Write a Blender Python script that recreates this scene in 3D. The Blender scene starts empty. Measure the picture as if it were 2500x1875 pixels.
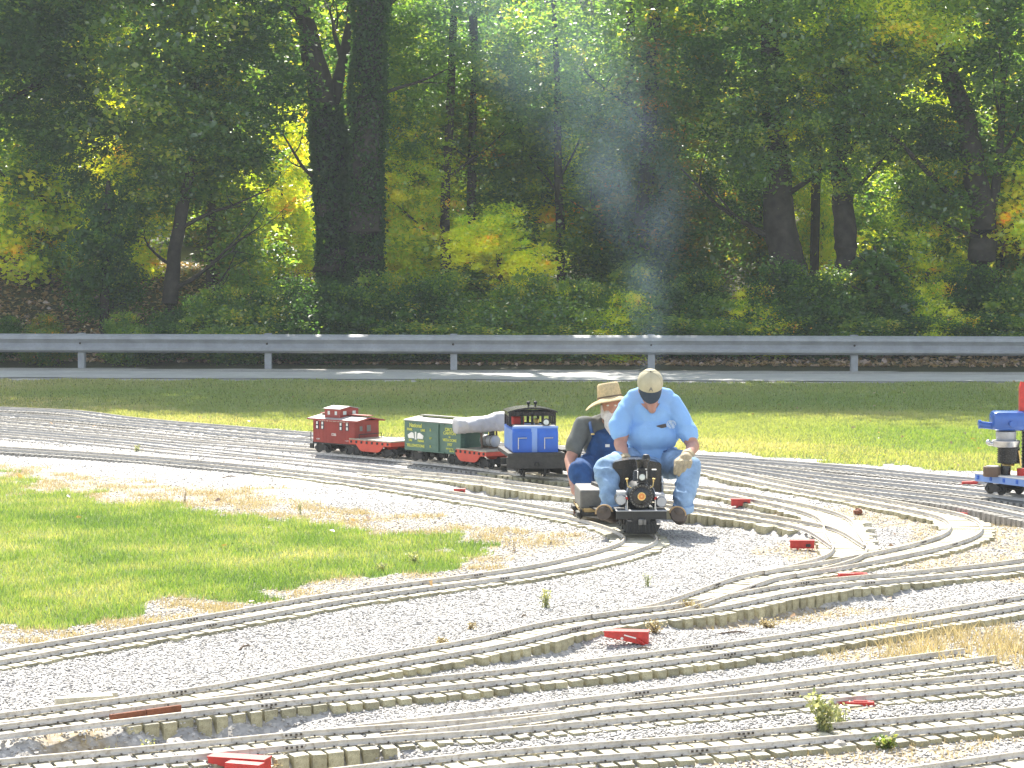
import bpy, bmesh, math, random
import numpy as np
from mathutils import Vector, Matrix, Euler

R = math.radians
rng = random.Random(7)
nr = np.random.RandomState(7)
SC = bpy.context.scene
COL = SC.collection

# ------------------------------------------------------------------ camera, sky, sun, exposure
FPX, CAMH = 5500.0, 1.85
PITCH = math.atan((937.5 - 650.0) / FPX)
cam_d = bpy.data.cameras.new('camera')
cam_d.sensor_width = 36.0
cam_d.lens = FPX / 2500.0 * 36.0
cam_d.clip_start = 0.1
cam_d.clip_end = 2000
cam = bpy.data.objects.new('camera', cam_d)
COL.objects.link(cam)
cam.location = (0, 0, CAMH)
cam.rotation_euler = (R(90) - PITCH, 0, 0)
SC.camera = cam

SUN_EL, SUN_AZ = R(47), R(-9)          # azimuth measured from +Y towards +X
world = bpy.data.worlds.new('World')
SC.world = world
world.use_nodes = True
wn = world.node_tree
bg = wn.nodes['Background']
sky = wn.nodes.new('ShaderNodeTexSky')
sky.sky_type = 'NISHITA'
sky.sun_disc = False
sky.sun_elevation = SUN_EL
sky.sun_rotation = SUN_AZ
hs_ = wn.nodes.new('ShaderNodeHueSaturation')      # thin high haze: a paler blue sky
hs_.inputs['Saturation'].default_value = 0.55
wn.links.new(sky.outputs[0], hs_.inputs['Color'])
wn.links.new(hs_.outputs[0], bg.inputs[0])
bg.inputs[1].default_value = 0.15
sun_d = bpy.data.lights.new('sun', 'SUN')
sun_d.energy = 5.0
sun_d.angle = R(0.5)
sun_d.color = (1.0, 0.95, 0.86)
sun = bpy.data.objects.new('sun', sun_d)
COL.objects.link(sun)
sdir = Vector((math.sin(SUN_AZ) * math.cos(SUN_EL), math.cos(SUN_AZ) * math.cos(SUN_EL), math.sin(SUN_EL)))
sun.rotation_euler = sdir.to_track_quat('Z', 'Y').to_euler()
sun.location = sdir * 60
SC.view_settings.view_transform = 'Standard'
SC.view_settings.look = 'None'
SC.view_settings.gamma = 1
SC.view_settings.use_curve_mapping = False
SC.view_settings.exposure = 1.15
SC.render.engine = 'CYCLES'
SC.cycles.max_bounces = 8
SC.cycles.diffuse_bounces = 4
SC.cycles.transmission_bounces = 5
SC.cycles.volume_bounces = 1
SC.cycles.volume_step_rate = 2.0
SC.cycles.use_denoising = True

cp, sp = math.cos(PITCH), math.sin(PITCH)


def ray(px, py):
    """direction of the view ray through a pixel of the 2500 x 1875 photograph, scaled to unit Y"""
    u, v = (px - 1250.0) / FPX, -(py - 937.5) / FPX
    x, y, z = u, cp + v * sp, -sp + v * cp
    return x / y, z / y


def pt(px, py, D):
    x, z = ray(px, py)
    return Vector((x * D, D, CAMH + z * D))


def gp(px, py, z=0.0):
    x, rz = ray(px, py)
    D = (z - CAMH) / rz
    return Vector((x * D, D, z))


def to_px(X, Y, Z):
    """arrays of world points -> pixels of the photograph"""
    dz = Z - CAMH
    depth = Y * cp - dz * sp
    v = (Y * sp + dz * cp) / depth
    return 1250 + FPX * X / depth, 937.5 - FPX * v


# ------------------------------------------------------------------ small helpers
def tag(o, label=None, cat=None, group=None, kind=None):
    if label: o['label'] = label
    if cat: o['category'] = cat
    if group: o['group'] = group
    if kind: o['kind'] = kind
    return o


def empty(name, loc, rz=0, label=None, cat=None, group=None):
    o = bpy.data.objects.new(name, None)
    o.empty_display_size = 0.1
    COL.objects.link(o)
    o.location = loc
    o.rotation_euler = (0, 0, rz)
    return tag(o, label, cat, group)


class MB:
    """collects shapes, then links them as one mesh object"""
    def __init__(s):
        s.v, s.f = [], []

    def add(s, vs, fs, M=None):
        n = len(s.v)
        for p in vs:
            s.v.append(tuple(M @ Vector(p)) if M is not None else tuple(p))
        for f in fs:
            s.f.append(tuple(i + n for i in f))
        return s

    def box(s, c, d, rot=None, bev=0.0):
        x, y, z = d[0] / 2, d[1] / 2, d[2] / 2
        M = Matrix.Translation(Vector(c))
        if rot is not None:
            M = M @ Euler(rot).to_matrix().to_4x4()
        if bev <= 0:
            vs = [(-x, -y, -z), (x, -y, -z), (x, y, -z), (-x, y, -z), (-x, -y, z), (x, -y, z), (x, y, z), (-x, y, z)]
            fs = [(0, 3, 2, 1), (4, 5, 6, 7), (0, 1, 5, 4), (1, 2, 6, 5), (2, 3, 7, 6), (3, 0, 4, 7)]
            return s.add(vs, fs, M)
        bm = bmesh.new()
        bmesh.ops.create_cube(bm, size=1)
        bmesh.ops.scale(bm, vec=Vector(d), verts=bm.verts)
        bmesh.ops.bevel(bm, geom=list(bm.edges), offset=bev, segments=2, affect='EDGES', profile=0.5)
        bm.verts.ensure_lookup_table()
        s.add([v.co[:] for v in bm.verts], [[v.index for v in f.verts] for f in bm.faces], M)
        bm.free()
        return s

    def tube(s, p1, p2, r1, r2=None, n=12, cap=True):
        if r2 is None: r2 = r1
        p1, p2 = Vector(p1), Vector(p2)
        q = (p2 - p1).to_track_quat('Z', 'Y').to_matrix()
        vs = []
        for p, r in ((p1, r1), (p2, r2)):
            for i in range(n):
                a = 2 * math.pi * i / n
                vs.append(p + q @ Vector((math.cos(a) * r, math.sin(a) * r, 0)))
        fs = [(i, (i + 1) % n, n + (i + 1) % n, n + i) for i in range(n)]
        if cap:
            fs += [tuple(range(n))[::-1], tuple(range(n, 2 * n))]
        return s.add(vs, fs)

    def path(s, pts, rad, n=8):
        pts = [Vector(p) for p in pts]
        if not isinstance(rad, (list, tuple)): rad = [rad] * len(pts)
        vs = []
        for i, p in enumerate(pts):
            t = (pts[min(i + 1, len(pts) - 1)] - pts[max(i - 1, 0)]).normalized()
            q = t.to_track_quat('Z', 'Y').to_matrix()
            for k in range(n):
                a = 2 * math.pi * k / n
                vs.append(p + q @ Vector((math.cos(a) * rad[i], math.sin(a) * rad[i], 0)))
        fs = []
        for i in range(len(pts) - 1):
            for k in range(n):
                fs.append((i * n + k, i * n + (k + 1) % n, (i + 1) * n + (k + 1) % n, (i + 1) * n + k))
        fs += [tuple(range(n))[::-1], tuple(range((len(pts) - 1) * n, len(pts) * n))]
        return s.add(vs, fs)

    def lathe(s, prof, c=(0, 0, 0), axis='Z', n=24, rot=None):
        """prof: list of (radius, height)"""
        vs, fs = [], []
        M = Matrix.Translation(Vector(c))
        if axis == 'Y': M = M @ Euler((R(90), 0, 0)).to_matrix().to_4x4()
        if axis == 'X': M = M @ Euler((0, R(90), 0)).to_matrix().to_4x4()
        if rot is not None: M = M @ Euler(rot).to_matrix().to_4x4()
        for r, h in prof:
            for i in range(n):
                a = 2 * math.pi * i / n
                vs.append((math.cos(a) * r, math.sin(a) * r, h))
        m = len(prof)
        for j in range(m - 1):
            for i in range(n):
                fs.append((j * n + i, j * n + (i + 1) % n, (j + 1) * n + (i + 1) % n, (j + 1) * n + i))
        if prof[0][0] > 1e-5: fs.append(tuple(range(n))[::-1])
        if prof[-1][0] > 1e-5: fs.append(tuple(range((m - 1) * n, m * n)))
        return s.add(vs, fs, M)

    def prism(s, poly, axis, a, b, M=None):
        """extrude 2D poly along axis from a to b; poly in the other two axes (cyclic order)"""
        n = len(poly)

        def mk(p, t):
            if axis == 'X': return (t, p[0], p[1])
            if axis == 'Y': return (p[0], t, p[1])
            return (p[0], p[1], t)
        vs = [mk(p, a) for p in poly] + [mk(p, b) for p in poly]
        fs = [(i, (i + 1) % n, n + (i + 1) % n, n + i) for i in range(n)] + [tuple(range(n))[::-1], tuple(range(n, 2 * n))]
        return s.add(vs, fs, M)

    def ell(s, c, r, n=16, m=10, rot=None):
        vs, fs = [], []
        for j in range(m + 1):
            th = math.pi * j / m
            for i in range(n):
                a = 2 * math.pi * i / n
                vs.append((r[0] * math.sin(th) * math.cos(a), r[1] * math.sin(th) * math.sin(a), r[2] * math.cos(th)))
        for j in range(m):
            for i in range(n):
                fs.append((j * n + i, (j + 1) * n + i, (j + 1) * n + (i + 1) % n, j * n + (i + 1) % n))
        M = Matrix.Translation(Vector(c))
        if rot is not None: M = M @ Euler(rot).to_matrix().to_4x4()
        return s.add(vs, fs, M)

    def mesh(s, name, smooth=False, fix=True):
        me = bpy.data.meshes.new(name)
        me.from_pydata([tuple(p) for p in s.v], [], s.f)
        bm = bmesh.new()
        bm.from_mesh(me)
        bmesh.ops.remove_doubles(bm, verts=bm.verts, dist=1e-6)
        if fix: bmesh.ops.recalc_face_normals(bm, faces=bm.faces)
        bm.to_mesh(me)
        bm.free()
        if smooth: shade(me, smooth)
        return me

    def build(s, name, m, parent=None, smooth=False, loc=None, label=None):
        o = bpy.data.objects.new(name, s.mesh(name, smooth))
        o.data.materials.append(m)
        COL.objects.link(o)
        if parent is not None: o.parent = parent
        if loc is not None: o.location = loc
        if label: o['label'] = label
        return o


def shade(me, ang=True):
    me.polygons.foreach_set('use_smooth', np.ones(len(me.polygons), dtype=bool))
    try:
        me.set_sharp_from_angle(angle=R(38) if ang is True else R(ang))
    except Exception:
        pass


def np_mesh(name, V, F, m, attr=None, smooth=False):
    """V (N,3), F (M,k) numpy -> mesh; attr: dict name -> per-face float array"""
    me = bpy.data.meshes.new(name)
    M, k = F.shape
    me.vertices.add(len(V))
    me.vertices.foreach_set('co', V.astype(np.float32).ravel())
    me.loops.add(M * k)
    me.loops.foreach_set('vertex_index', F.astype(np.int32).ravel())
    me.polygons.add(M)
    me.polygons.foreach_set('loop_start', np.arange(0, M * k, k, dtype=np.int32))
    me.polygons.foreach_set('loop_total', np.full(M, k, dtype=np.int32))
    me.update(calc_edges=True)
    if smooth: me.polygons.foreach_set('use_smooth', np.ones(M, dtype=bool))
    for kx, a in (attr or {}).items():
        at = me.attributes.new(kx, 'FLOAT', 'FACE' if len(a) == M else 'POINT')
        at.data.foreach_set('value', a.astype(np.float32))
    me.materials.append(m)
    return me


def link(name, me, parent=None, loc=None):
    o = bpy.data.objects.new(name, me)
    COL.objects.link(o)
    if parent is not None: o.parent = parent
    if loc is not None: o.location = loc
    return o


# ------------------------------------------------------------------ materials
def new_mat(name):
    m = bpy.data.materials.new(name)
    m.use_nodes = True
    nt = m.node_tree
    return m, nt, nt.nodes['Principled BSDF']


def N(nt, t, **kw):
    n = nt.nodes.new(t)
    for k, v in kw.items():
        if k in n.inputs: n.inputs[k].default_value = v
        else: setattr(n, k, v)
    return n


def noise(nt, scale, detail=4, vec=None, rough=0.6):
    n = nt.nodes.new('ShaderNodeTexNoise')
    n.inputs['Scale'].default_value = scale
    n.inputs['Detail'].default_value = detail
    n.inputs['Roughness'].default_value = rough
    if vec is not None: nt.links.new(vec, n.inputs['Vector'])
    return n


def ramp(nt, fac, stops):
    r = nt.nodes.new('ShaderNodeValToRGB')
    e = r.color_ramp.elements
    while len(e) < len(stops): e.new(0.5)
    for i, (p, c) in enumerate(stops):
        e[i].position = p
        e[i].color = (c[0], c[1], c[2], 1)
    nt.links.new(fac, r.inputs[0])
    return r


def mix(nt, fac, a, b, mode='MIX'):
    m = nt.nodes.new('ShaderNodeMix')
    m.data_type = 'RGBA'
    m.blend_type = mode
    for i, x in ((0, fac), (6, a), (7, b)):
        if isinstance(x, (int, float)): m.inputs[i].default_value = x
        elif isinstance(x, (tuple, list)): m.inputs[i].default_value = (x[0], x[1], x[2], 1)
        else: nt.links.new(x, m.inputs[i])
    return m.outputs[2]


def bump(nt, h, strength, dist=0.01):
    b = nt.nodes.new('ShaderNodeBump')
    b.inputs['Strength'].default_value = strength
    b.inputs['Distance'].default_value = dist
    nt.links.new(h, b.inputs['Height'])
    return b.outputs[0]


def mat(name, col, rough=0.6, metal=0.0, var=0.25, scale=12, bmp=0.15, spec=0.5, dirt=None, rand=0.0):
    """painted / metal / wood surface with uneven colour, roughness and fine relief"""
    m, nt, b = new_mat(name)
    tc = nt.nodes.new('ShaderNodeTexCoord')
    n1 = noise(nt, scale, 6, tc.outputs['Object'])
    n2 = noise(nt, scale * 6, 3, tc.outputs['Object'])
    dark = tuple(c * (1 - var) for c in col)
    lite = tuple(min(1, c * (1 + var * 0.6)) for c in col)
    r = ramp(nt, n1.outputs[0], [(0.3, dark), (0.7, lite)])
    out = r.outputs[0]
    if dirt:
        r2 = ramp(nt, n2.outputs[0], [(0.52, (0, 0, 0)), (0.72, (1, 1, 1))])
        out = mix(nt, r2.outputs[0], out, dirt)
    if rand:
        oi = nt.nodes.new('ShaderNodeObjectInfo')
        mr = nt.nodes.new('ShaderNodeMapRange')
        mr.inputs[3].default_value = 1 - rand
        mr.inputs[4].default_value = 1 + rand
        nt.links.new(oi.outputs['Random'], mr.inputs[0])
        vm = nt.nodes.new('ShaderNodeVectorMath')
        vm.operation = 'SCALE'
        nt.links.new(out, vm.inputs[0])
        nt.links.new(mr.outputs[0], vm.inputs['Scale'])
        out = vm.outputs[0]
    nt.links.new(out, b.inputs['Base Color'])
    rr = ramp(nt, n2.outputs[0], [(0.2, (rough * 0.8,) * 3), (0.8, (min(1, rough * 1.25),) * 3)])
    nt.links.new(rr.outputs[0], b.inputs['Roughness'])
    b.inputs['Metallic'].default_value = metal
    b.inputs['Specular IOR Level'].default_value = spec
    if bmp: nt.links.new(bump(nt, n2.outputs[0], bmp, 0.004), b.inputs['Normal'])
    return m


M = {}
M['rail_top'] = mat('rail_head_oxide', (0.66, 0.57, 0.42), 0.45, 0.0, 0.25, 9, 0.1)
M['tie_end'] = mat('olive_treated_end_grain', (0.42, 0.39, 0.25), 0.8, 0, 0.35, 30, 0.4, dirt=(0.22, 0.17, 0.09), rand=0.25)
M['rail'] = mat('aluminium_rail', (0.60, 0.56, 0.50), 0.6, 0.0, 0.25, 9, 0.1, dirt=(0.34, 0.29, 0.23))
M['rail_far'] = mat('far_rail_shaded_tone', (0.50, 0.48, 0.45), 0.6, 0.0, 0.25, 9, 0.1)  # darker copy of the rail tone; shaded rail sides put into the colour
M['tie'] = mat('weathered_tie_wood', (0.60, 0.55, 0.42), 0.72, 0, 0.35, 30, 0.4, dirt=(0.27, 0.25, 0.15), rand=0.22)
M['tie_far'] = mat('grey_tie_wood', (0.36, 0.34, 0.30), 0.75, 0, 0.35, 20, 0.4, dirt=(0.15, 0.14, 0.12))
M['spike'] = mat('rusty_spike', (0.07, 0.055, 0.045), 0.7, 0.3)
M['rust'] = mat('rusty_iron', (0.24, 0.085, 0.04), 0.8, 0.1, 0.4, 30, 0.5)
M['red'] = mat('red_paint', (0.55, 0.028, 0.018), 0.45, 0, 0.3, 25, 0.1, dirt=(0.36, 0.05, 0.04))
M['redcar'] = mat('red_orange_car_paint', (0.60, 0.075, 0.04), 0.5, 0, 0.15, 9, 0.1)
M['caboose'] = mat('caboose_red_paint', (0.30, 0.045, 0.032), 0.55, 0, 0.18, 8, 0.15)
M['roof'] = mat('pale_car_roof', (0.40, 0.38, 0.35), 0.55, 0, 0.2, 10, 0.1)
M['deck'] = mat('flatcar_deck_boards', (0.42, 0.37, 0.28), 0.6, 0, 0.25, 18, 0.3)
M['green'] = mat('green_boxcar_paint', (0.085, 0.16, 0.115), 0.55, 0, 0.2, 8, 0.1)
M['yellow'] = mat('yellow_lettering', (0.62, 0.62, 0.12), 0.6, 0, 0.08, 30, 0)
M['white'] = mat('white_lettering', (0.80, 0.77, 0.70), 0.6, 0, 0.08, 30, 0)
M['black'] = mat('black_iron', (0.022, 0.022, 0.021), 0.42, 0.2, 0.35, 20, 0.2)
M['gloss'] = mat('gloss_black_paint', (0.018, 0.018, 0.018), 0.25, 0.1, 0.3, 14, 0.08)
M['truck'] = mat('dusty_black_truck', (0.05, 0.048, 0.043), 0.7, 0.1, 0.4, 30, 0.3)
M['steel'] = mat('bright_steel', (0.62, 0.62, 0.61), 0.3, 0.9, 0.15, 25, 0.05)
M['disc'] = mat('grey_cylinder_cover', (0.40, 0.41, 0.42), 0.45, 0.3, 0.12, 20, 0.05)
M['brass'] = mat('brass', (0.78, 0.56, 0.22), 0.28, 1.0, 0.2, 25, 0.05)
M['copper'] = mat('orange_number_plate', (0.62, 0.22, 0.06), 0.35, 0.4, 0.15, 30, 0.05)
M['lens'] = mat('headlight_lens', (0.62, 0.66, 0.62), 0.15, 0.0, 0.05, 30, 0)
M['blue'] = mat('blue_paint', (0.025, 0.13, 0.55), 0.35, 0, 0.15, 7, 0.05)
M['blue2'] = mat('pale_blue_paint', (0.20, 0.33, 0.66), 0.4, 0, 0.15, 7, 0.05)
M['engblue'] = mat('engine_blue_paint', (0.05, 0.13, 0.42), 0.2, 0.2, 0.15, 10, 0.05)
M['tarp'] = mat('grey_tarpaulin', (0.42, 0.41, 0.41), 0.7, 0, 0.2, 7, 0.25)
M['guard'] = mat('galvanised_steel', (0.36, 0.37, 0.38), 0.65, 0.2, 0.2, 4, 0.05, dirt=(0.34, 0.34, 0.33))
M['skin'] = mat('skin', (0.50, 0.25, 0.17), 0.5, 0, 0.15, 14, 0.1)
M['shirt'] = mat('light_blue_cotton', (0.27, 0.48, 0.80), 0.9, 0, 0.08, 9, 0.25, spec=0.2)
M['jeans'] = mat('faded_denim', (0.27, 0.40, 0.56), 0.9, 0, 0.42, 9, 0.5, spec=0.2)
M['denim'] = mat('dark_overall_denim', (0.03, 0.085, 0.22), 0.9, 0, 0.35, 12, 0.5, spec=0.2)
M['greyshirt'] = mat('charcoal_grey_cotton', (0.15, 0.155, 0.14), 0.9, 0, 0.2, 9, 0.4, spec=0.2)
M['khaki'] = mat('khaki_cap_cotton', (0.52, 0.47, 0.32), 0.85, 0, 0.12, 12, 0.3, spec=0.2)
M['visor'] = mat('navy_visor_cotton', (0.045, 0.06, 0.075), 0.8, 0, 0.15, 12, 0.2, spec=0.3)
M['straw'] = mat('straw', (0.62, 0.47, 0.25), 0.75, 0, 0.25, 60, 0.6, spec=0.3)
M['glove'] = mat('worn_leather_glove', (0.50, 0.40, 0.24), 0.75, 0, 0.3, 30, 0.4, dirt=(0.2, 0.15, 0.09))
M['boot'] = mat('brown_work_boot', (0.10, 0.075, 0.055), 0.7, 0, 0.3, 25, 0.3)
M['sole'] = mat('tan_boot_welt', (0.44, 0.29, 0.14), 0.7, 0, 0.2, 25, 0.2)
M['beard'] = mat('white_beard', (0.72, 0.68, 0.63), 0.9, 0, 0.2, 60, 0.8, spec=0.2)
M['badge'] = mat('dark_badge', (0.07, 0.05, 0.045), 0.4)
M['print'] = mat('white_shirt_print', (0.62, 0.74, 0.86), 0.9, 0, 0.15, 60, 0)
M['seatbox'] = mat('grey_seat_box', (0.20, 0.19, 0.17), 0.7, 0, 0.2, 20, 0.2)
M['plywood'] = mat('yellow_pine_board', (0.55, 0.38, 0.16), 0.7, 0, 0.3, 20, 0.2)
M['wood_dark'] = mat('brown_drum_wood', (0.16, 0.10, 0.06), 0.6, 0, 0.3, 20, 0.2)
M['bark'] = mat('tree_bark', (0.05, 0.042, 0.034), 0.9, 0, 0.5, 6, 1.0, spec=0.2)
M['bark2'] = mat('pale_bark', (0.22, 0.19, 0.15), 0.9, 0, 0.4, 8, 0.8, spec=0.2)
M['stick'] = mat('dead_stick', (0.16, 0.11, 0.07), 0.9, 0, 0.3, 30, 0.4)
M['stonebig'] = mat('pale_rock', (0.50, 0.46, 0.40), 0.9, 0, 0.3, 14, 0.7, spec=0.2)


def leaf_mat(name, stops, gloss=0.03, trans=0.55, boost=(4.3, 4.2, 1.5)):
    m, nt, b = new_mat(name)
    nt.nodes.remove(b)
    at = nt.nodes.new('ShaderNodeAttribute')
    at.attribute_name = 'tint'
    oi = nt.nodes.new('ShaderNodeObjectInfo')
    ad = N(nt, 'ShaderNodeMath', operation='MULTIPLY_ADD')
    nt.links.new(oi.outputs['Random'], ad.inputs[0])
    ad.inputs[1].default_value = 0.12
    nt.links.new(at.outputs['Fac'], ad.inputs[2])
    r = ramp(nt, ad.outputs[0], stops)
    d = nt.nodes.new('ShaderNodeBsdfDiffuse')
    t = nt.nodes.new('ShaderNodeBsdfTranslucent')
    nt.links.new(r.outputs[0], d.inputs[0])
    tcol = mix(nt, 1.0, r.outputs[0], boost, 'MULTIPLY')
    nt.links.new(tcol, t.inputs[0])
    ms = nt.nodes.new('ShaderNodeMixShader')
    ms.inputs[0].default_value = trans
    nt.links.new(d.outputs[0], ms.inputs[1])
    nt.links.new(t.outputs[0], ms.inputs[2])
    g = nt.nodes.new('ShaderNodeBsdfGlossy')
    g.inputs['Roughness'].default_value = 0.34
    g.inputs[0].default_value = (1, 1, 1, 1)
    ms2 = nt.nodes.new('ShaderNodeMixShader')
    ms2.inputs[0].default_value = gloss
    nt.links.new(ms.outputs[0], ms2.inputs[1])
    nt.links.new(g.outputs[0], ms2.inputs[2])
    nt.links.new(ms2.outputs[0], nt.nodes['Material Output'].inputs[0])
    return m


G1, G2, G3, G4, G5 = (0.042, 0.09, 0.036), (0.08, 0.145, 0.04), (0.14, 0.20, 0.038), (0.26, 0.28, 0.035), (0.50, 0.26, 0.04)
M['leaf_mid'] = leaf_mat('green_leaves', [(0.0, G1), (0.35, G2), (0.7, G3), (0.96, G4), (1.0, (0.34, 0.30, 0.05))], 0.075, 0.55)
M['leaf_dark'] = leaf_mat('dark_green_leaves', [(0.0, (0.028, 0.062, 0.03)), (0.5, G1), (0.85, G2), (1.0, G3)], 0.02, 0.5)
M['leaf_yellow'] = leaf_mat('yellow_green_leaves', [(0.0, G3), (0.3, (0.26, 0.33, 0.04)), (0.6, (0.40, 0.42, 0.045)), (0.9, (0.54, 0.48, 0.05)), (1.0, (0.6, 0.3, 0.05))], 0.08, 0.55)  # yellow leaves; the sunlit glow is put into the colour as well
M['leaf_brown'] = leaf_mat('bronze_green_leaves', [(0.0, G1), (0.3, G2), (0.6, (0.12, 0.13, 0.03)), (0.9, (0.19, 0.15, 0.035)), (1.0, (0.4, 0.2, 0.05))])
M['grass'] = leaf_mat('lawn_grass', [(0.0, (0.08, 0.145, 0.03)), (0.35, (0.16, 0.25, 0.05)), (0.7, (0.32, 0.34, 0.12)), (0.95, (0.44, 0.39, 0.20)), (1.0, (0.60, 0.50, 0.30))], 0.08, 0.45, (1.8, 1.8, 0.9))
M['drygrass'] = leaf_mat('dry_grass', [(0.0, (0.36, 0.30, 0.12)), (0.5, (0.52, 0.40, 0.18)), (1.0, (0.62, 0.52, 0.30))], 0.06, 0.4, (1, 1, .9))
M['weed'] = leaf_mat('weed_leaves', [(0.0, (0.28, 0.32, 0.14)), (0.6, (0.40, 0.42, 0.20)), (1.0, (0.50, 0.46, 0.20))], 0.06, 0.5, (1.3, 1.3, .9))
M['flower'] = leaf_mat('small_white_flowers', [(0.0, (0.5, 0.5, 0.45)), (1.0, (0.75, 0.75, 0.7))], 0.05, 0.3)
M['litter'] = leaf_mat('fallen_leaves', [(0.0, (0.14, 0.08, 0.05)), (0.5, (0.26, 0.16, 0.10)), (1.0, (0.42, 0.28, 0.2))], 0.12, 0.2)
# ------------------------------------------------------------------ track layout (centre lines between the rails)
TRACKS = {
 'T1': [(-250,1640),(0,1598),(163,1570),(407,1528),(651,1486),(800,1458),(1000,1429),(1207,1402),(1350,1379),(1450,1357),(1530,1334),(1568,1315),(1540,1292),(1440,1262),(1254,1229),(1100,1204),(900,1173),(610,1139),(300,1112),(0,1092),(-250,1078)],
 'T4': [(-250,1785),(0,1754),(100,1741),(277,1718),(416,1700),(575,1677),(800,1632),(1003,1596),(1207,1562),(1329,1530),(1451,1508),(1573,1493),(1722,1476),(1844,1449),(2007,1421),(2251,1399),(2500,1372),(2760,1330)],
 'T4a': [(1480,1506),(1600,1489),(1680,1466),(1759,1438),(1868,1401),(1986,1385),(2075,1369),(2130,1358),(2220,1341),(2290,1323),(2345,1305),(2361,1287),(2350,1268),(2315,1254),(2260,1243),(2200,1232),(2100,1214),(1960,1190),(1880,1175),(1800,1158),(1700,1140),(1350,1120),(1000,1107),(653,1084),(395,1061),(137,1034),(-100,1016),(-300,1002)],
 'T3a': [(1905,1398),(1990,1378),(2060,1357),(2078,1338),(2062,1312),(2050,1290),(2044,1270),(2012,1252),(1950,1235),(1870,1218),(1800,1206),(1720,1191),(1500,1174),(1300,1155),(1130,1134),(870,1109),(756,1100),(481,1080),(275,1061),(0,1037),(-250,1020)],
 'T3b': [(2072,1332),(2050,1318),(2022,1299),(1985,1284),(1900,1268),(1800,1252),(1690,1235),(1407,1201),(1138,1165),(900,1146),(704,1127),(464,1106),(240,1082),(0,1060),(-250,1042)],
 'T5': [(-250,1806),(0,1779),(100,1764),(250,1748),(416,1728),(600,1708),(800,1686),(900,1679),(1268,1642),(1500,1614),(1700,1590),(1905,1562),(2200,1514),(2500,1464),(2760,1420)],
 'T6': [(-250,1894),(0,1869),(366,1836),(692,1805),(800,1793),(1207,1766),(1410,1747),(1600,1730),(2007,1693),(2500,1649),(2760,1622)],
 'T6a': [(900,1783),(1000,1772),(1207,1748),(1400,1722),(1600,1697),(1800,1672),(1966,1649),(2130,1627),(2291,1606),(2400,1592)],
 'T7': [(700,1908),(900,1884),(1044,1866),(1288,1841),(1410,1831),(1700,1811),(2007,1783),(2250,1763),(2500,1741),(2760,1716)],
 'T8': [(2000,1925),(2200,1898),(2330,1878),(2500,1854),(2760,1818)],
 'U1': [(-250,982),(0,995),(172,1003),(326,1022),(550,1041),(756,1058),(1000,1074),(1250,1086),(1690,1112),(1900,1127),(2050,1139),(2280,1162),(2500,1181),(2760,1205)],
 'U4': [(-250,992),(0,1009),(172,1020),(412,1042),(687,1069),(1000,1090),(1400,1107),(1700,1124),(1900,1146),(2050,1164),(2200,1179),(2390,1199),(2500,1213),(2760,1247)],
 'U3': [(1560,1124),(1700,1133),(1850,1155),(2050,1187),(2200,1204),(2350,1221),(2500,1250),(2760,1305)],
 'LE': [(-250,1032),(0,1049),(300,1075),(450,1092),(690,1116),(900,1138),(1010,1153)],
}
TIE_TOP = 0.036
RAIL_TOP = TIE_TOP + 0.0235
GAUGE = 0.2


def catmull(P, step):
    P = [Vector(p) for p in P]
    out = []
    Q = [P[0] * 2 - P[1]] + P + [P[-1] * 2 - P[-2]]
    for i in range(1, len(Q) - 2):
        a, b, c, d = Q[i - 1], Q[i], Q[i + 1], Q[i + 2]
        n = max(2, int((c - b).length / step * 2))
        for k in range(n):
            t = k / n
            out.append(0.5 * ((2 * b) + (c - a) * t + (2 * a - 5 * b + 4 * c - d) * t * t + (3 * b - a - 3 * c + d) * t ** 3))
    out.append(P[-1])
    # relax, then even spacing
    for _ in range(40):
        out = [out[0]] + [out[i] * 0.5 + (out[i - 1] + out[i + 1]) * 0.25 for i in range(1, len(out) - 1)] + [out[-1]]
    res, acc = [out[0]], 0.0
    for i in range(1, len(out)):
        p, q = out[i - 1], out[i]
        L = (q - p).length
        while L > 0 and acc + L >= step:
            t = (step - acc) / L
            p = p.lerp(q, t)
            res.append(p.copy())
            L = (q - p).length
            acc = 0
        acc += L
    return res


LINES = {k: catmull([gp(x, y, RAIL_TOP) for x, y in v], 0.0755) for k, v in TRACKS.items()}

# ballast height beside each track (0 = tie tops stand 36 mm proud)
BAL = {'T1': 0.018, 'T4': 0.008, 'T4a': 0.012, 'T3a': 0.008, 'T3b': -0.006, 'T5': 0.002, 'T6': 0.026, 'T6a': 0.03,
       'T7': 0.010, 'T8': 0.02, 'U1': 0.026, 'U4': 0.012, 'U3': -0.01, 'LE': 0.024}
_tp, _tb = [], []
for k, L in LINES.items():
    for p in L[::3]:
        _tp.append((p.x, p.y))
        _u = 1250 + FPX * p.x / p.y
        bury = min(1.0, max(0.0, (1250 - _u) / 500)) if p.y > 15.5 and k not in ('T1',) else 0.0
        _tb.append(BAL[k] * (1 - bury) + 0.047 * bury)
_tp, _tb = np.array(_tp), np.array(_tb)
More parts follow.
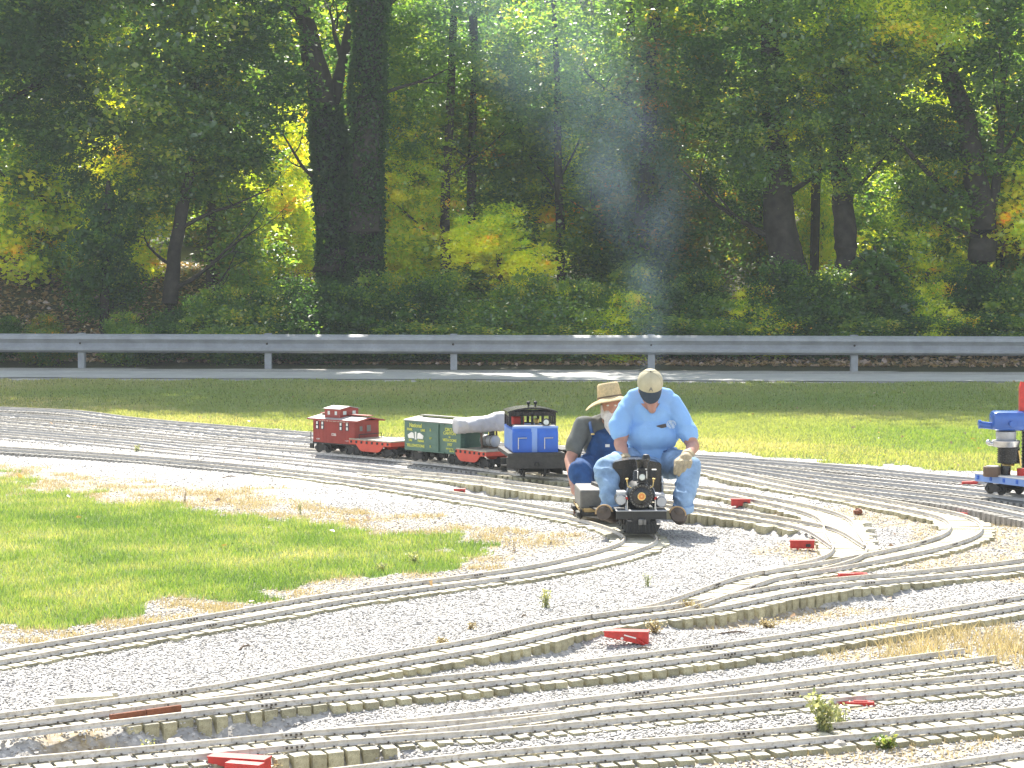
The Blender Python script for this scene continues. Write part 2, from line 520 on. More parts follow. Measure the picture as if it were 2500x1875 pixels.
# places where the ballast has washed away from the tie ends: px, py, radius (m), depth (m)
DIPS = [(gp(a, b), r, d) for a, b, r, d in [
    (60, 1815, 0.30, 0.045), (260, 1800, 0.30, 0.05), (430, 1775, 0.28, 0.055), (600, 1752, 0.24, 0.06),
    (740, 1862, 0.2, 0.09), (850, 1862, 0.16, 0.06), (1380, 1580, 0.22, 0.05), (1240, 1608, 0.2, 0.03), (1660, 1525, 0.22, 0.03),
    (1800, 1502, 0.3, 0.05), (1980, 1475, 0.35, 0.055), (2160, 1450, 0.25, 0.03), (1250, 1200, 0.5, 0.05), (1700, 1262, 0.5, 0.05),
    (1930, 1300, 0.3, 0.04), (1780, 1180, 0.4, 0.03), (1000, 1650, 0.25, 0.015), (2420, 1262, 0.5, 0.05)]]


def smooth01(t):
    t = np.clip(t, 0, 1)
    return t * t * (3 - 2 * t)


def vnoise(x, y, s, seed=0):
    """cheap smooth value noise, arrays"""
    x, y = x / s + seed * 17.3, y / s + seed * 9.1
    xi, yi = np.floor(x), np.floor(y)
    fx, fy = smooth01(x - xi), smooth01(y - yi)

    def h(a, b):
        v = np.sin(a * 127.1 + b * 311.7 + seed * 3.7) * 43758.5453
        return v - np.floor(v)
    return (h(xi, yi) * (1 - fx) + h(xi + 1, yi) * fx) * (1 - fy) + (h(xi, yi + 1) * (1 - fx) + h(xi + 1, yi + 1) * fx) * fy


def dips(X, Y):
    z = np.zeros(X.shape)
    for c, r, dd in DIPS:
        z += dd * np.exp(-((X - c.x) ** 2 * 0.6 + (Y - c.y) ** 2) / (r * r))
    return z


def height(X, Y):
    X, Y = np.asarray(X, float), np.asarray(Y, float)
    sh = X.shape
    X, Y = X.ravel(), Y.ravel()
    yy = Y + 0.09 * X                       # the road runs slightly askew
    base = np.interp(yy, [0, 22, 25, 29, 31.5, 34.5, 36.6, 40.6, 42.0, 44.5, 48, 60, 90, 150, 320],
                     [0, 0, -0.02, -0.12, -0.16, -0.06, -0.0, 0.0, 0.12, 0.6, 1.15, 2.2, 9, 26, 60])
    lift = np.interp(yy, [40.6, 44.5, 48, 60], [0, 0.28, 0.55, 0.8])
    base = base + lift * np.clip((-X - 2) / 4, 0, 1)
    z = base + (vnoise(X, Y, 0.9, 1) - 0.5) * 0.012 + (vnoise(X, Y, 0.28, 2) - 0.5) * 0.008
    far = np.clip((yy - 44) / 20, 0, 1)
    z = z + (vnoise(X, Y, 4, 3) - 0.5) * 0.8 * far
    near = (Y < 30) & (Y > 5) & (np.abs(X) < 12)
    idx = np.nonzero(near)[0]
    for s in range(0, len(idx), 20000):
        ii = idx[s:s + 20000]
        d2 = (X[ii, None] - _tp[None, :, 0]) ** 2 + (Y[ii, None] - _tp[None, :, 1]) ** 2
        j = np.argmin(d2, 1)
        d = np.sqrt(d2[np.arange(len(ii)), j])
        w = 1 - smooth01((d - 0.12) / 0.35)
        z[ii] += _tb[j] * w
        z[ii] -= dips(X[ii], Y[ii]) * smooth01((d - 0.14) / 0.1)
        inner = d < 0.14                    # ballast fills the cribs, never above the ties
        z[ii] = np.where(inner & (_tb[j] < 0.03), TIE_TOP - 0.011 + 0.5 * (vnoise(X[ii], Y[ii], 0.3, 12) - 0.6) * 0.02, np.where(inner, np.maximum(z[ii], _tb[j] - 0.004), z[ii]))
    return z.reshape(sh)


def hz(x, y):
    return float(height(np.array([x]), np.array([y]))[0])


# ------------------------------------------------------------------ ground zones (outlines on the ground plane)
def poly_world(pp):
    return np.array([(gp(x, y).x, gp(x, y).y) for x, y in pp])


LAWN = poly_world([(-400,1125),(-200,1140),(0,1163),(122,1192),(325,1227),(570,1251),(814,1275),(900,1290),(1000,1305),(1150,1318),(1235,1328),(1210,1345),(1100,1358),(980,1378),(900,1400),(700,1436),(500,1462),(300,1482),(100,1502),(0,1515),(-400,1570)])
LAWN_DRY = poly_world([(-400,1090),(0,1135),(300,1165),(600,1195),(814,1232),(1000,1262),(1250,1290),(1390,1310),(1430,1335),(1340,1360),(1200,1385),(900,1428),(600,1478),(300,1530),(0,1572),(-400,1640)])
FIELD = np.array([(-60, 31.5), (gp(0,993).x - 2, gp(0,993).y + 1), (gp(0,990).x, gp(0,990).y), (gp(250,1000).x, gp(250,1000).y), (gp(600,1036).x, gp(600,1036).y),
                  (gp(860,1060).x, gp(860,1060).y), (gp(1250,1078).x, gp(1250,1078).y), (gp(1690,1104).x, gp(1690,1104).y), (gp(2050,1128).x, gp(2050,1128).y),
                  (gp(2500,1160).x, gp(2500,1160).y), (gp(2900,1190).x, gp(2900,1190).y), (60, 17), (60, 36.3 - 5.4), (-60, 36.3 + 5.4)])
DRY = [(gp(a, b), rx, ry) for a, b, rx, ry in [
    (1850, 1500, 0.5, 0.3), (1700, 1515, 0.3, 0.2), (2000, 1478, 0.5, 0.22), (2330, 1580, 0.55, 0.75), (2450, 1560, 0.4, 0.6), (2150, 1600, 0.35, 0.3),
    (1800, 1862, 0.45, 0.16), (2050, 1850, 0.5, 0.18), (2250, 1830, 0.3, 0.15), (2440, 1800, 0.3, 0.15), (2030, 1258, 0.5, 0.6), (2120, 1262, 0.5, 0.7),
    (2440, 1300, 0.7, 0.9), (2400, 1330, 0.6, 0.5), (2200, 1372, 0.5, 0.5), (2330, 1368, 0.5, 0.4), (1950, 1350, 0.3, 0.5), (2480, 1410, 0.4, 0.3),
    (200, 1812, 0.35, 0.12), (1640, 1490, 0.2, 0.15), (1420, 1268, 0.3, 0.3), (2100, 1745, 0.1, 0.08)]]


def inside(P, X, Y):
    c = np.zeros(X.shape, bool)
    n = len(P)
    for i in range(n):
        x1, y1 = P[i]
        x2, y2 = P[(i + 1) % n]
        if y1 == y2: continue
        cr = ((y1 > Y) != (y2 > Y)) & (X < (x2 - x1) * (Y - y1) / (y2 - y1) + x1)
        c ^= cr
    return c


def zones(X, Y):
    """grass, dry, soil masks 0..1 with ragged borders"""
    jx = (vnoise(X, Y, 0.35, 5) - 0.5) * 0.5 + (vnoise(X, Y, 0.12, 6) - 0.5) * 0.25
    jy = (vnoise(X, Y, 0.45, 7) - 0.5) * 1.1 + (vnoise(X, Y, 0.15, 8) - 0.5) * 0.5
    lawn = inside(LAWN, X + jx, Y + jy)
    ldry = inside(LAWN_DRY, X + jx, Y + jy * 0.6) & ~lawn
    field = inside(FIELD, X + jx * 1.5, Y + jy * 0.5)
    dry = np.zeros(X.shape)
    for c, rx, ry in DRY:
        q = ((X - c.x) / rx) ** 2 + ((Y - c.y) / ry) ** 2
        dry = np.maximum(dry, np.exp(-q * 1.1))
    dry = np.where(dry * (0.6 + 0.9 * vnoise(X, Y, 0.15, 9)) > 0.42, 1.0, 0.0)
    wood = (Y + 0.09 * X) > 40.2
    return lawn, ldry, field, dry, wood


# ------------------------------------------------------------------ ground sheet
def axis_coords(parts):
    out = []
    for a, b, s in parts:
        n = max(1, int(round((b - a) / s)))
        out += list(np.linspace(a, b, n, endpoint=False))
    return np.array(out + [parts[-1][1]])


gx = axis_coords([(-900, -200, 100), (-200, -40, 20), (-40, -12, 2), (-12, -6, 0.3), (-6, 6, 0.06), (6, 12, 0.3), (12, 40, 2), (40, 200, 20), (200, 900, 100)])
gy = axis_coords([(-300, -20, 40), (-20, 4, 3), (4, 7.5, 0.35), (7.5, 21, 0.065), (21, 32, 0.16), (32, 50, 0.4), (50, 90, 2), (90, 320, 12), (320, 1500, 120)])
GX, GY = np.meshgrid(gx, gy)
GZ = height(GX, GY)
nx, ny = len(gx), len(gy)
V = np.stack([GX.ravel(), GY.ravel(), GZ.ravel()], 1)
ii, jj = np.meshgrid(np.arange(nx - 1), np.arange(ny - 1))
a = (jj * nx + ii).ravel()
F = np.stack([a, a + 1, a + nx + 1, a + nx], 1)
lawn, ldry, field, dry, wood = zones(GX, GY)
grassm = (lawn | field).astype(float).ravel()
drym = np.maximum(ldry.astype(float), dry).ravel()
# worn, drier turf near the field's gravel edge and between lawn and fringe
fieldv = field.astype(float)
PX, PY = to_px(GX.ravel(), GY.ravel(), GZ.ravel())
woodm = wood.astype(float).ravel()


def ground_mat():
    m, nt, b = new_mat('ground_gravel_turf')
    tc = nt.nodes.new('ShaderNodeTexCoord')
    P = tc.outputs['Object']
    ag, ad, aw = [N(nt, 'ShaderNodeAttribute', attribute_name=k) for k in ('grass', 'dry', 'wood')]
    # gravel: voronoi stones
    v = nt.nodes.new('ShaderNodeTexVoronoi')
    v.inputs['Scale'].default_value = 62
    nt.links.new(P, v.inputs['Vector'])
    hs = nt.nodes.new('ShaderNodeSeparateColor')
    nt.links.new(v.outputs['Color'], hs.inputs[0])
    gr = ramp(nt, hs.outputs[0], [(0.0, (0.36, 0.35, 0.33)), (0.5, (0.44, 0.425, 0.40)), (0.85, (0.52, 0.50, 0.46)), (1.0, (0.68, 0.65, 0.60))])
    nb = noise(nt, 1.3, 4, P)
    gt = ramp(nt, nb.outputs[0], [(0.35, (0.80, 0.79, 0.80)), (0.7, (1.15, 1.12, 1.06))])
    gravel = mix(nt, 1.0, gr.outputs[0], gt.outputs[0], 'MULTIPLY')
    n2 = noise(nt, 40, 4, P)
    n3 = noise(nt, 2.2, 4, P)
    turf = ramp(nt, n2.outputs[0], [(0.3, (0.06, 0.09, 0.025)), (0.55, (0.13, 0.18, 0.04)), (0.75, (0.22, 0.25, 0.07))])
    turf2 = ramp(nt, n3.outputs[0], [(0.35, (0.8, 0.9, 0.7)), (0.7, (1.5, 1.25, 0.9))])
    turfc = mix(nt, 1.0, turf.outputs[0], turf2.outputs[0], 'MULTIPLY')
    dryc = ramp(nt, n2.outputs[0], [(0.3, (0.22, 0.16, 0.09)), (0.6, (0.42, 0.34, 0.22)), (0.8, (0.55, 0.47, 0.34))])
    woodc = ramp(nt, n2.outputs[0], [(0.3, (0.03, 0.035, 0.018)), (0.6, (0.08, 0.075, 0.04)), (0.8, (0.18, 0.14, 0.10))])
    sf = ramp(nt, ag.outputs['Fac'], [(0.3, (0, 0, 0)), (0.7, (1, 1, 1))])
    drn = N(nt, 'ShaderNodeMath', operation='MULTIPLY')
    nt.links.new(ad.outputs['Fac'], drn.inputs[0])
    rr = ramp(nt, noise(nt, 22, 4, P).outputs[0], [(0.35, (0.25, 0.25, 0.25)), (0.6, (1, 1, 1))])
    nt.links.new(rr.outputs[0], drn.inputs[1])
    c = mix(nt, drn.outputs[0], gravel, dryc.outputs[0])
    c = mix(nt, sf.outputs[0], c, turfc)
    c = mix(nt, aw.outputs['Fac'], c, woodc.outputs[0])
    nt.links.new(c, b.inputs['Base Color'])
    b.inputs['Roughness'].default_value = 0.85
    b.inputs['Specular IOR Level'].default_value = 0.25
    hm = N(nt, 'ShaderNodeMath', operation='MULTIPLY_ADD')
    nt.links.new(v.outputs['Distance'], hm.inputs[0])
    hm.inputs[1].default_value = -0.012
    nt.links.new(hs.outputs[1], hm.inputs[2])
    nt.links.new(bump(nt, hm.outputs[0], 0.6, 0.006), b.inputs['Normal'])
    return m


M['ground'] = ground_mat()
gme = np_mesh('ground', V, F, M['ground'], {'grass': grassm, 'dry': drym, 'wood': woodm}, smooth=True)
tag(link('ground', gme), kind='structure', label='gravel yard and mown grass rising to a wooded bank')


def sheet(name, near, far, zoff, m, x0=-80, x1=80, step=0.5):
    xs = np.arange(x0, x1 + step, step)
    ws = np.linspace(near, far, 7)
    XX, WW = np.meshgrid(xs, ws)
    YY = WW - 0.09 * XX
    ZZ = height(XX, YY)
    VV = np.stack([XX.ravel(), YY.ravel(), ZZ.ravel() + zoff], 1)
    n, k = len(xs), len(ws)
    i2, j2 = np.meshgrid(np.arange(n - 1), np.arange(k - 1))
    a2 = (j2 * n + i2).ravel()
    return link(name, np_mesh(name, VV, np.stack([a2, a2 + 1, a2 + n + 1, a2 + n], 1), m, smooth=True))


M['road'] = mat('worn_road_surface', (0.50, 0.49, 0.46), 0.65, 0, 0.18, 1.2, 0.2, dirt=(0.42, 0.41, 0.39))
tag(sheet('road', 36.55, 38.9, 0.012, M['road']), kind='structure')

# ------------------------------------------------------------------ tracks: rails, ties, spikes
RP = [(-0.014, 0), (0.014, 0), (0.014, 0.003), (0.003, 0.006), (0.003, 0.021), (0.007, 0.0235), (0.007, 0.029),
      (-0.007, 0.029), (-0.007, 0.0235), (-0.003, 0.021), (-0.003, 0.006), (-0.014, 0.003)]


def rail_mesh(name, L, off, z0, m, sc=0.75):
    n = len(L)
    P = np.array([(p.x, p.y) for p in L])
    T = np.gradient(P, axis=0)
    T /= np.linalg.norm(T, axis=1)[:, None]
    Nn = np.stack([-T[:, 1], T[:, 0]], 1)
    k = len(RP)
    V = np.zeros((n, k, 3))
    hs_ = 0.8
    for j, (a, h) in enumerate(RP):
        V[:, j, :2] = P + Nn * (off + a * sc)
        V[:, j, 2] = z0 + h * hs_
    i2, j2 = np.meshgrid(np.arange(n - 1), np.arange(k), indexing='ij')
    F = np.stack([i2 * k + j2, i2 * k + (j2 + 1) % k, (i2 + 1) * k + (j2 + 1) % k, (i2 + 1) * k + j2], -1).reshape(-1, 4)[:, ::-1]
    me = np_mesh(name, V.reshape(-1, 3), F, m)
    me.materials.append(M['rail_top'])
    mi = np.zeros(len(F), dtype=np.int32)
    mi[6::k] = 1
    me.polygons.foreach_set('material_index', mi)
    return me, P, T, Nn


def tie_mesh(seed):
    r = random.Random(seed)
    mb = MB()
    mb.box((0, 0, -0.045), (0.375, 0.058, 0.09), bev=0.0025)
    me = mb.mesh('sleeper')
    for v in me.vertices:
        v.co.x += r.uniform(-0.003, 0.003)
        v.co.z += r.uniform(-0.0015, 0.0005)
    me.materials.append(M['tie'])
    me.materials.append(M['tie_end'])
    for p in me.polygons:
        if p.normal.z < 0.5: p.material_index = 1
    return me


TIES = [tie_mesh(i) for i in range(6)]
TINFO = {
 'T1': ('railway_track', 'miniature track curving from under the black locomotive down past the left lawn', (0, 95)),
 'T4': ('railway_track', 'miniature track running from lower left past the large red wedge to the right edge', (0, 150)),
 'T4a': ('railway_track', 'miniature track making the tight hairpin bend at the right with white boards inside', (0, 125)),
 'T3a': ('railway_track', 'miniature track under the red caboose that bends to the white turnout boards', (0, 95)),
 'T3b': ('railway_track', 'miniature track behind the riders with tall tan tie ends showing', (0, 150)),
 'T5': ('railway_track', 'miniature track on tall exposed olive tie ends across the lower left', (0, 190)),
 'T6': ('railway_track', 'miniature track half buried in gravel above the small red bar', (0, 190)),
 'T6a': ('railway_track', 'miniature siding that runs right into the tall dry grass clump', (0, 90)),
 'T7': ('railway_track', 'miniature track passing the green weed near the bottom right', (0, 190)),
 'T8': ('railway_track', 'short piece of miniature track in the bottom right corner', (0, 60)),
 'U1': ('railway_track', 'farthest miniature track along the edge of the grass field', None),
 'U4': ('railway_track', 'miniature track under the blue engine flatcar', None),
 'U3': ('railway_track', 'miniature track just in front of the blue engine flatcar with tan tie ends', None),
 'LE': ('railway_track', 'short dark siding in the left gravel in front of the caboose track', None),
}
DONE = []     # centre points of ties already laid, so that merging tracks share them
ORDER = ['T1', 'T4', 'T5', 'T6', 'T7', 'T8', 'T4a', 'T3a', 'T3b', 'T6a', 'U1', 'U4', 'U3', 'LE']
zj = 0.0
for key in ORDER:
    nm, lab, rngp = TINFO[key]
    L = LINES[key]
    far_all = rngp is None
    root = empty(nm, (0, 0, 0), 0, lab, 'railway track', 'miniature railway tracks of the yard')
    zj += 0.0004
    z0 = TIE_TOP + zj
    farm = M['rail_far']
    for sgn in (-1, 1):
        me, P, T, Nn = rail_mesh('rail', L, sgn * (GAUGE / 2 + 0.007), z0, farm if far_all else M['rail'])
        link('rail', me, root)
    # ties
    n_obj = 0
    farV, farF, spV = MB(), None, MB()
    doneA = np.array(DONE) if DONE else np.zeros((0, 2))
    px_, py_ = to_px(P[:, 0], P[:, 1], np.full(len(P), TIE_TOP))
    for i in range(0, len(P)):
        c = P[i]
        if len(doneA) and np.min(np.sum((doneA - c) ** 2, 1)) < (0.20 if not far_all else 0.12) ** 2:
            continue
        vis = -60 < px_[i] < 2560 and py_[i] < 1915
        if not vis and (i % 1): continue
        ang = math.atan2(Nn[i, 1], Nn[i, 0])
        DONE.append((c[0], c[1]))
        ex = rng.uniform(-0.012, 0.012)
        # long ties where two tracks part
        longer = 1.0
        if len(doneA):
            dm = math.sqrt(np.min(np.sum((doneA - c) ** 2, 1)))
            if dm < 0.34: longer = 0.8
        if vis and not far_all and py_[i] > 1150 and n_obj < 296:
            o = TIES[rng.randrange(6)]
            t = bpy.data.objects.new('sleeper', o)
            COL.objects.link(t)
            t.parent = root
            t.location = (c[0] + Nn[i, 0] * ex, c[1] + Nn[i, 1] * ex, TIE_TOP + rng.uniform(-0.0035, -0.0002))
            t.rotation_euler = (rng.gauss(0, 0.01), rng.gauss(0, 0.004), ang + rng.gauss(0, 0.02))
            t.scale = (longer * rng.uniform(0.95, 1.06), rng.uniform(0.85, 1.12), 1.0)
            n_obj += 1
            # spike heads either side of each rail
            if py_[i] > 1430:
                for sg in (-1, 1):
                    for q in (-1, 1):
                        off = sg * (GAUGE / 2 + 0.007) + q * 0.0155
                        ta = (rng.random() - 0.5) * 0.02
                        spV.box((c[0] + Nn[i, 0] * off + T[i, 0] * ta, c[1] + Nn[i, 1] * off + T[i, 1] * ta, TIE_TOP + 0.005), (0.005, 0.006, 0.006), (0, 0, ang))
        else:
            farV.box((c[0], c[1], TIE_TOP - 0.035 - 0.002 * rng.random()), (0.41, 0.044, 0.07), (0, 0, ang + rng.gauss(0, 0.02)))
    if farV.v:
        me = farV.mesh('far_sleepers', fix=False)
        me.materials.append(M['tie_far'])
        tag(link('far_sleepers', me, root), kind='stuff')
    if spV.v:
        me = spV.mesh('spikes', fix=False)
        me.materials.append(M['spike'])
        tag(link('spikes', me, root), kind='stuff')
    # joint plates with four bolts
    if not far_all:
        for i in range(14 + rng.randrange(10), len(P) - 2, 31):
            if not (0 < px_[i] < 2500) or py_[i] < 1300: continue
            for sg in (-1, 1):
                ii_ = min(len(P) - 2, i + rng.randrange(6))
                q, qb = MB(), MB()
                a0 = math.atan2(T[ii_, 1], T[ii_, 0])
                for side in (-1, 1):
                    off = sg * (GAUGE / 2 + 0.007) + side * 0.006
                    cx, cy = P[ii_] + Nn[ii_] * off
                    q.box((cx, cy, z0 + 0.0135), (0.085, 0.004, 0.012), (0, 0, a0))
                    for b4 in (-0.03, -0.011, 0.011, 0.03):
                        qb.box((cx + T[ii_, 0] * b4 + Nn[ii_, 0] * side * 0.004, cy + T[ii_, 1] * b4 + Nn[ii_, 1] * side * 0.004, z0 + 0.0135), (0.008, 0.006, 0.008), (0, 0, a0))
                jp = q.build('joint_plate', M['rail'], root)
                qb.build('bolts', M['spike'], jp)

# pale boards inside the turnout and the hairpin
bd = empty('turnout_boards', (0, 0, 0), 0, 'pale weathered timber boards laid under the turnout right of the locomotive', 'timber boards')
for (a, b, w) in [((1966, 1277), (2120, 1272), 0.13), ((1968, 1290), (2130, 1287), 0.12), ((1985, 1304), (2135, 1302), 0.13), ((1998, 1318), (2140, 1317), 0.14), ((2003, 1334), (2142, 1333), 0.15), ((2003, 1349), (2140, 1350), 0.15), ((2300, 1278), (2335, 1284), 0.2), ((2180, 1337), (2252, 1324), 0.12), ((1760, 1424), (1900, 1378), 0.08), ((1870, 1413), (1950, 1399), 0.08)]:
    p, q = gp(a[0], a[1], TIE_TOP), gp(b[0], b[1], TIE_TOP)
    c = (p + q) / 2
    d = q - p
    MB().box((0, 0, 0), (d.length, w, 0.06), bev=0.003).build('board', M['tie'], bd, loc=(c.x, c.y, TIE_TOP - 0.034)).rotation_euler = (0, 0, math.atan2(d.y, d.x))

# ------------------------------------------------------------------ guard rail beyond the road
GW = 40.3


def gpos(px):
    """point on the guard-rail line seen in image column px"""
    u = ray(px, 860)[0]
    D = GW / (1 + 0.09 * u)
    return Vector((u * D, D, 0))


gr = empty('guard_rail', gpos(1100), 0, 'long galvanised steel guard rail on posts beyond the road in front of the woods', 'guard rail')
g0 = gr.location.copy()
gdir = Vector((1, -0.09, 0)).normalized()
gnor = Vector((-0.09, -1, 0)).normalized()
wprof = [(0.0, -0.17), (0.02, -0.165), (0.075, -0.125), (0.08, -0.075), (0.02, -0.03), (0.0, 0.0), (0.02, 0.03), (0.08, 0.075), (0.075, 0.125), (0.02, 0.165), (0.0, 0.17)]
for k in range(-8, 9):
    a, b = k * 3.81, (k + 1) * 3.81 + 0.25
    th = 0.006
    loop = wprof + [(d - th, h) for d, h in wprof[::-1]]
    vs, n = [], len(loop)
    for s in (a, b):
        for d, h in loop:
            p = gdir * s + gnor * (d + 0.1 + (0.007 if k % 2 else 0))
            vs.append((p.x, p.y, 0.455 + h))
    mb = MB()
    mb.add(vs, [(i, (i + 1) % n, n + (i + 1) % n, n + i) for i in range(n)])
    mb.build('beam', M['guard'], gr, smooth=25)
for pxp in (-710, -255, 200, 655, 1108, 1590, 2085, 2560, 3010):
    p = gpos(pxp) - g0
    mb = MB()
    h0 = hz(gpos(pxp).x, gpos(pxp).y)
    for dx, w, t in ((0, 0.008, 0.15), (0, 0.11, 0.008)):
        pass
    mb.box((p.x, p.y, 0.31), (0.012, 0.15, 0.66))
    mb.box((p.x, p.y - 0.075, 0.31), (0.12, 0.01, 0.66))
    mb.box((p.x, p.y + 0.075, 0.31), (0.12, 0.01, 0.66))
    mb.build('post', M['guard'], gr)
    mb = MB()
    q = p + gnor * 0.09
    mb.box((q.x, q.y + 0.02, 0.47), (0.13, 0.05, 0.2))
    mb.build('blockout', M['guard'], gr)
    bq = p + gnor * 0.11
    MB().ell((bq.x, bq.y - 0.015, 0.455), (0.02, 0.015, 0.02), 8, 5).build('bolt', M['spike'], gr)
HAZE = 0.00065
SMOKE = 0.32
# ------------------------------------------------------------------ gravel stones and grass
def scatter_ground(n, y0, y1, power=1.0, marg=1.22):
    """random points on the ground inside the view wedge between distances y0..y1"""
    u = nr.rand(n)
    Y = (y0 ** (2 - power) + u * (y1 ** (2 - power) - y0 ** (2 - power))) ** (1 / (2 - power))
    half = 1250 / FPX * marg
    X = (nr.rand(n) * 2 - 1) * half * Y
    return X, Y


def stone_object():
    Xs, Ys = [], []
    for n, a, b in ((115000, 8.0, 12.5), (78000, 12.5, 17.5), (58000, 17.5, 29)):
        x, y = scatter_ground(n, a, b)
        Xs.append(x)
        Ys.append(y)
    X, Y = np.concatenate(Xs), np.concatenate(Ys)
    lawn, ldry, field, dry, wood = zones(X, Y)
    keep = ~(lawn | field | wood) & ~(ldry & (nr.rand(len(X)) < 0.35)) & ~((dry > 0.5) & (nr.rand(len(X)) < 0.55))
    # fewer stones on the ties themselves
    X, Y = X[keep], Y[keep]
    Z = height(X, Y)
    on = np.zeros(len(X), bool)
    for s in range(0, len(X), 20000):
        d2 = (X[s:s + 20000, None] - _tp[None, :, 0]) ** 2 + (Y[s:s + 20000, None] - _tp[None, :, 1]) ** 2
        on[s:s + 20000] = d2.min(1) < 0.215 ** 2
    k2 = ~on | (nr.rand(len(X)) < 0.45) | (Z > TIE_TOP - 0.004)
    X, Y, Z = X[k2], Y[k2], Z[k2]
    V = np.stack([X, Y, Z + 0.002], 1)
    me = bpy.data.meshes.new('gravel')
    me.vertices.add(len(V))
    me.vertices.foreach_set('co', V.astype(np.float32).ravel())
    me.materials.append(M['stone'])
    o = link('gravel', me)
    ng = bpy.data.node_groups.new('gravel_stones', 'GeometryNodeTree')
    ng.interface.new_socket('Geometry', in_out='INPUT', socket_type='NodeSocketGeometry')
    ng.interface.new_socket('Geometry', in_out='OUTPUT', socket_type='NodeSocketGeometry')
    gi, go = ng.nodes.new('NodeGroupInput'), ng.nodes.new('NodeGroupOutput')
    ico = ng.nodes.new('GeometryNodeMeshIcoSphere')
    ico.inputs['Radius'].default_value = 1.0
    ico.inputs['Subdivisions'].default_value = 1
    sp_ = ng.nodes.new('GeometryNodeSetPosition')
    nv = ng.nodes.new('FunctionNodeRandomValue')
    nv.data_type = 'FLOAT_VECTOR'
    nv.inputs[0].default_value = (-0.32, -0.32, -0.32)
    nv.inputs[1].default_value = (0.32, 0.32, 0.32)
    ng.links.new(ico.outputs[0], sp_.inputs['Geometry'])
    ng.links.new(nv.outputs[0], sp_.inputs['Offset'])
    mt = ng.nodes.new('GeometryNodeSetMaterial')
    mt.inputs['Material'].default_value = M['stone']
    ng.links.new(sp_.outputs[0], mt.inputs[0])
    iop = ng.nodes.new('GeometryNodeInstanceOnPoints')
    ng.links.new(gi.outputs[0], iop.inputs['Points'])
    ng.links.new(mt.outputs[0], iop.inputs['Instance'])
    rr = ng.nodes.new('FunctionNodeRandomValue')
    rr.data_type = 'FLOAT_VECTOR'
    rr.inputs[0].default_value = (-0.5, -0.5, 0)
    rr.inputs[1].default_value = (0.5, 0.5, 6.283)
    e2r = ng.nodes.new('FunctionNodeEulerToRotation')
    ng.links.new(rr.outputs[0], e2r.inputs[0])
    ng.links.new(e2r.outputs[0], iop.inputs['Rotation'])
    rs = ng.nodes.new('FunctionNodeRandomValue')
    rs.data_type = 'FLOAT_VECTOR'
    rs.inputs[0].default_value = (0.0045, 0.0045, 0.0025)
    rs.inputs[1].default_value = (0.0110, 0.0100, 0.0048)
    ng.links.new(rs.outputs[0], iop.inputs['Scale'])
    ng.links.new(iop.outputs[0], go.inputs[0])
    md = o.modifiers.new('stones', 'NODES')
    md.node_group = ng
    tag(o, 'loose pale grey crushed gravel between the tracks', kind='stuff')


def stone_mat():
    m, nt, b = new_mat('gravel_stone')
    oi = nt.nodes.new('ShaderNodeObjectInfo')
    r = ramp(nt, oi.outputs['Random'], [(0.0, (0.25, 0.24, 0.225)), (0.4, (0.37, 0.355, 0.335)), (0.75, (0.46, 0.44, 0.405)), (0.93, (0.56, 0.52, 0.45)), (1.0, (0.72, 0.69, 0.63))])
    nt.links.new(r.outputs[0], b.inputs['Base Color'])
    b.inputs['Roughness'].default_value = 0.6
    b.inputs['Specular IOR Level'].default_value = 0.45
    return m


M['stone'] = stone_mat()
stone_object()


def blades(name, X, Y, Z, hgt, wid, lean, tint, m, zoff=0.0, seg=1):
    """one triangle (or bent pair) per blade"""
    n = len(X)
    a = nr.rand(n) * 2 * np.pi
    la = nr.rand(n) * 2 * np.pi
    H = hgt * (0.5 + nr.rand(n))
    W = wid * (0.6 + 0.8 * nr.rand(n))
    ln = lean * nr.rand(n) * H
    P0 = np.stack([X - np.cos(a) * W / 2, Y - np.sin(a) * W / 2, Z + zoff], 1)
    P1 = np.stack([X + np.cos(a) * W / 2, Y + np.sin(a) * W / 2, Z + zoff], 1)
    P2 = np.stack([X + np.cos(la) * ln, Y + np.sin(la) * ln, Z + zoff + H], 1)
    V = np.stack([P0, P1, P2], 1).reshape(-1, 3)
    F = np.arange(3 * n).reshape(n, 3)
    return np_mesh(name, V, F, m, {'tint': tint})


def grass_near():
    X, Y = scatter_ground(450000, 9.3, 21)
    k = X < 0.9
    X, Y = X[k], Y[k]
    lawn, ldry, field, dry, wood = zones(X, Y)
    patch = vnoise(X, Y, 1.1, 21) * 0.5 + vnoise(X, Y, 0.3, 22) * 0.5
    k = lawn & (nr.rand(len(X)) < 0.35 + 1.1 * patch)
    Xg, Yg, pg = X[k], Y[k], patch[k]
    Zg = height(Xg, Yg)
    t = np.clip(1.05 - pg * 1.1 + (nr.rand(len(Xg)) - 0.5) * 0.5 - 0.1, 0, 1)
    me = blades('lawn_grass', Xg, Yg, Zg, 0.032, 0.006, 0.9, t, M['grass'])
    tag(link('lawn_grass', me), 'sunlit green lawn grass left of the tracks', kind='stuff')
    # sparse dry tufts on the fringe
    k = ldry & (vnoise(X, Y, 0.2, 23) + nr.rand(len(X)) * 0.5 > 0.85)
    Xd, Yd = X[k], Y[k]
    t = nr.rand(len(Xd))
    me = blades('fringe_grass', Xd, Yd, height(Xd, Yd), 0.028, 0.005, 1.2, t, M['drygrass'])
    tag(link('fringe_grass', me), 'short straw coloured dry grass along the edge of the lawn', kind='stuff')


grass_near()


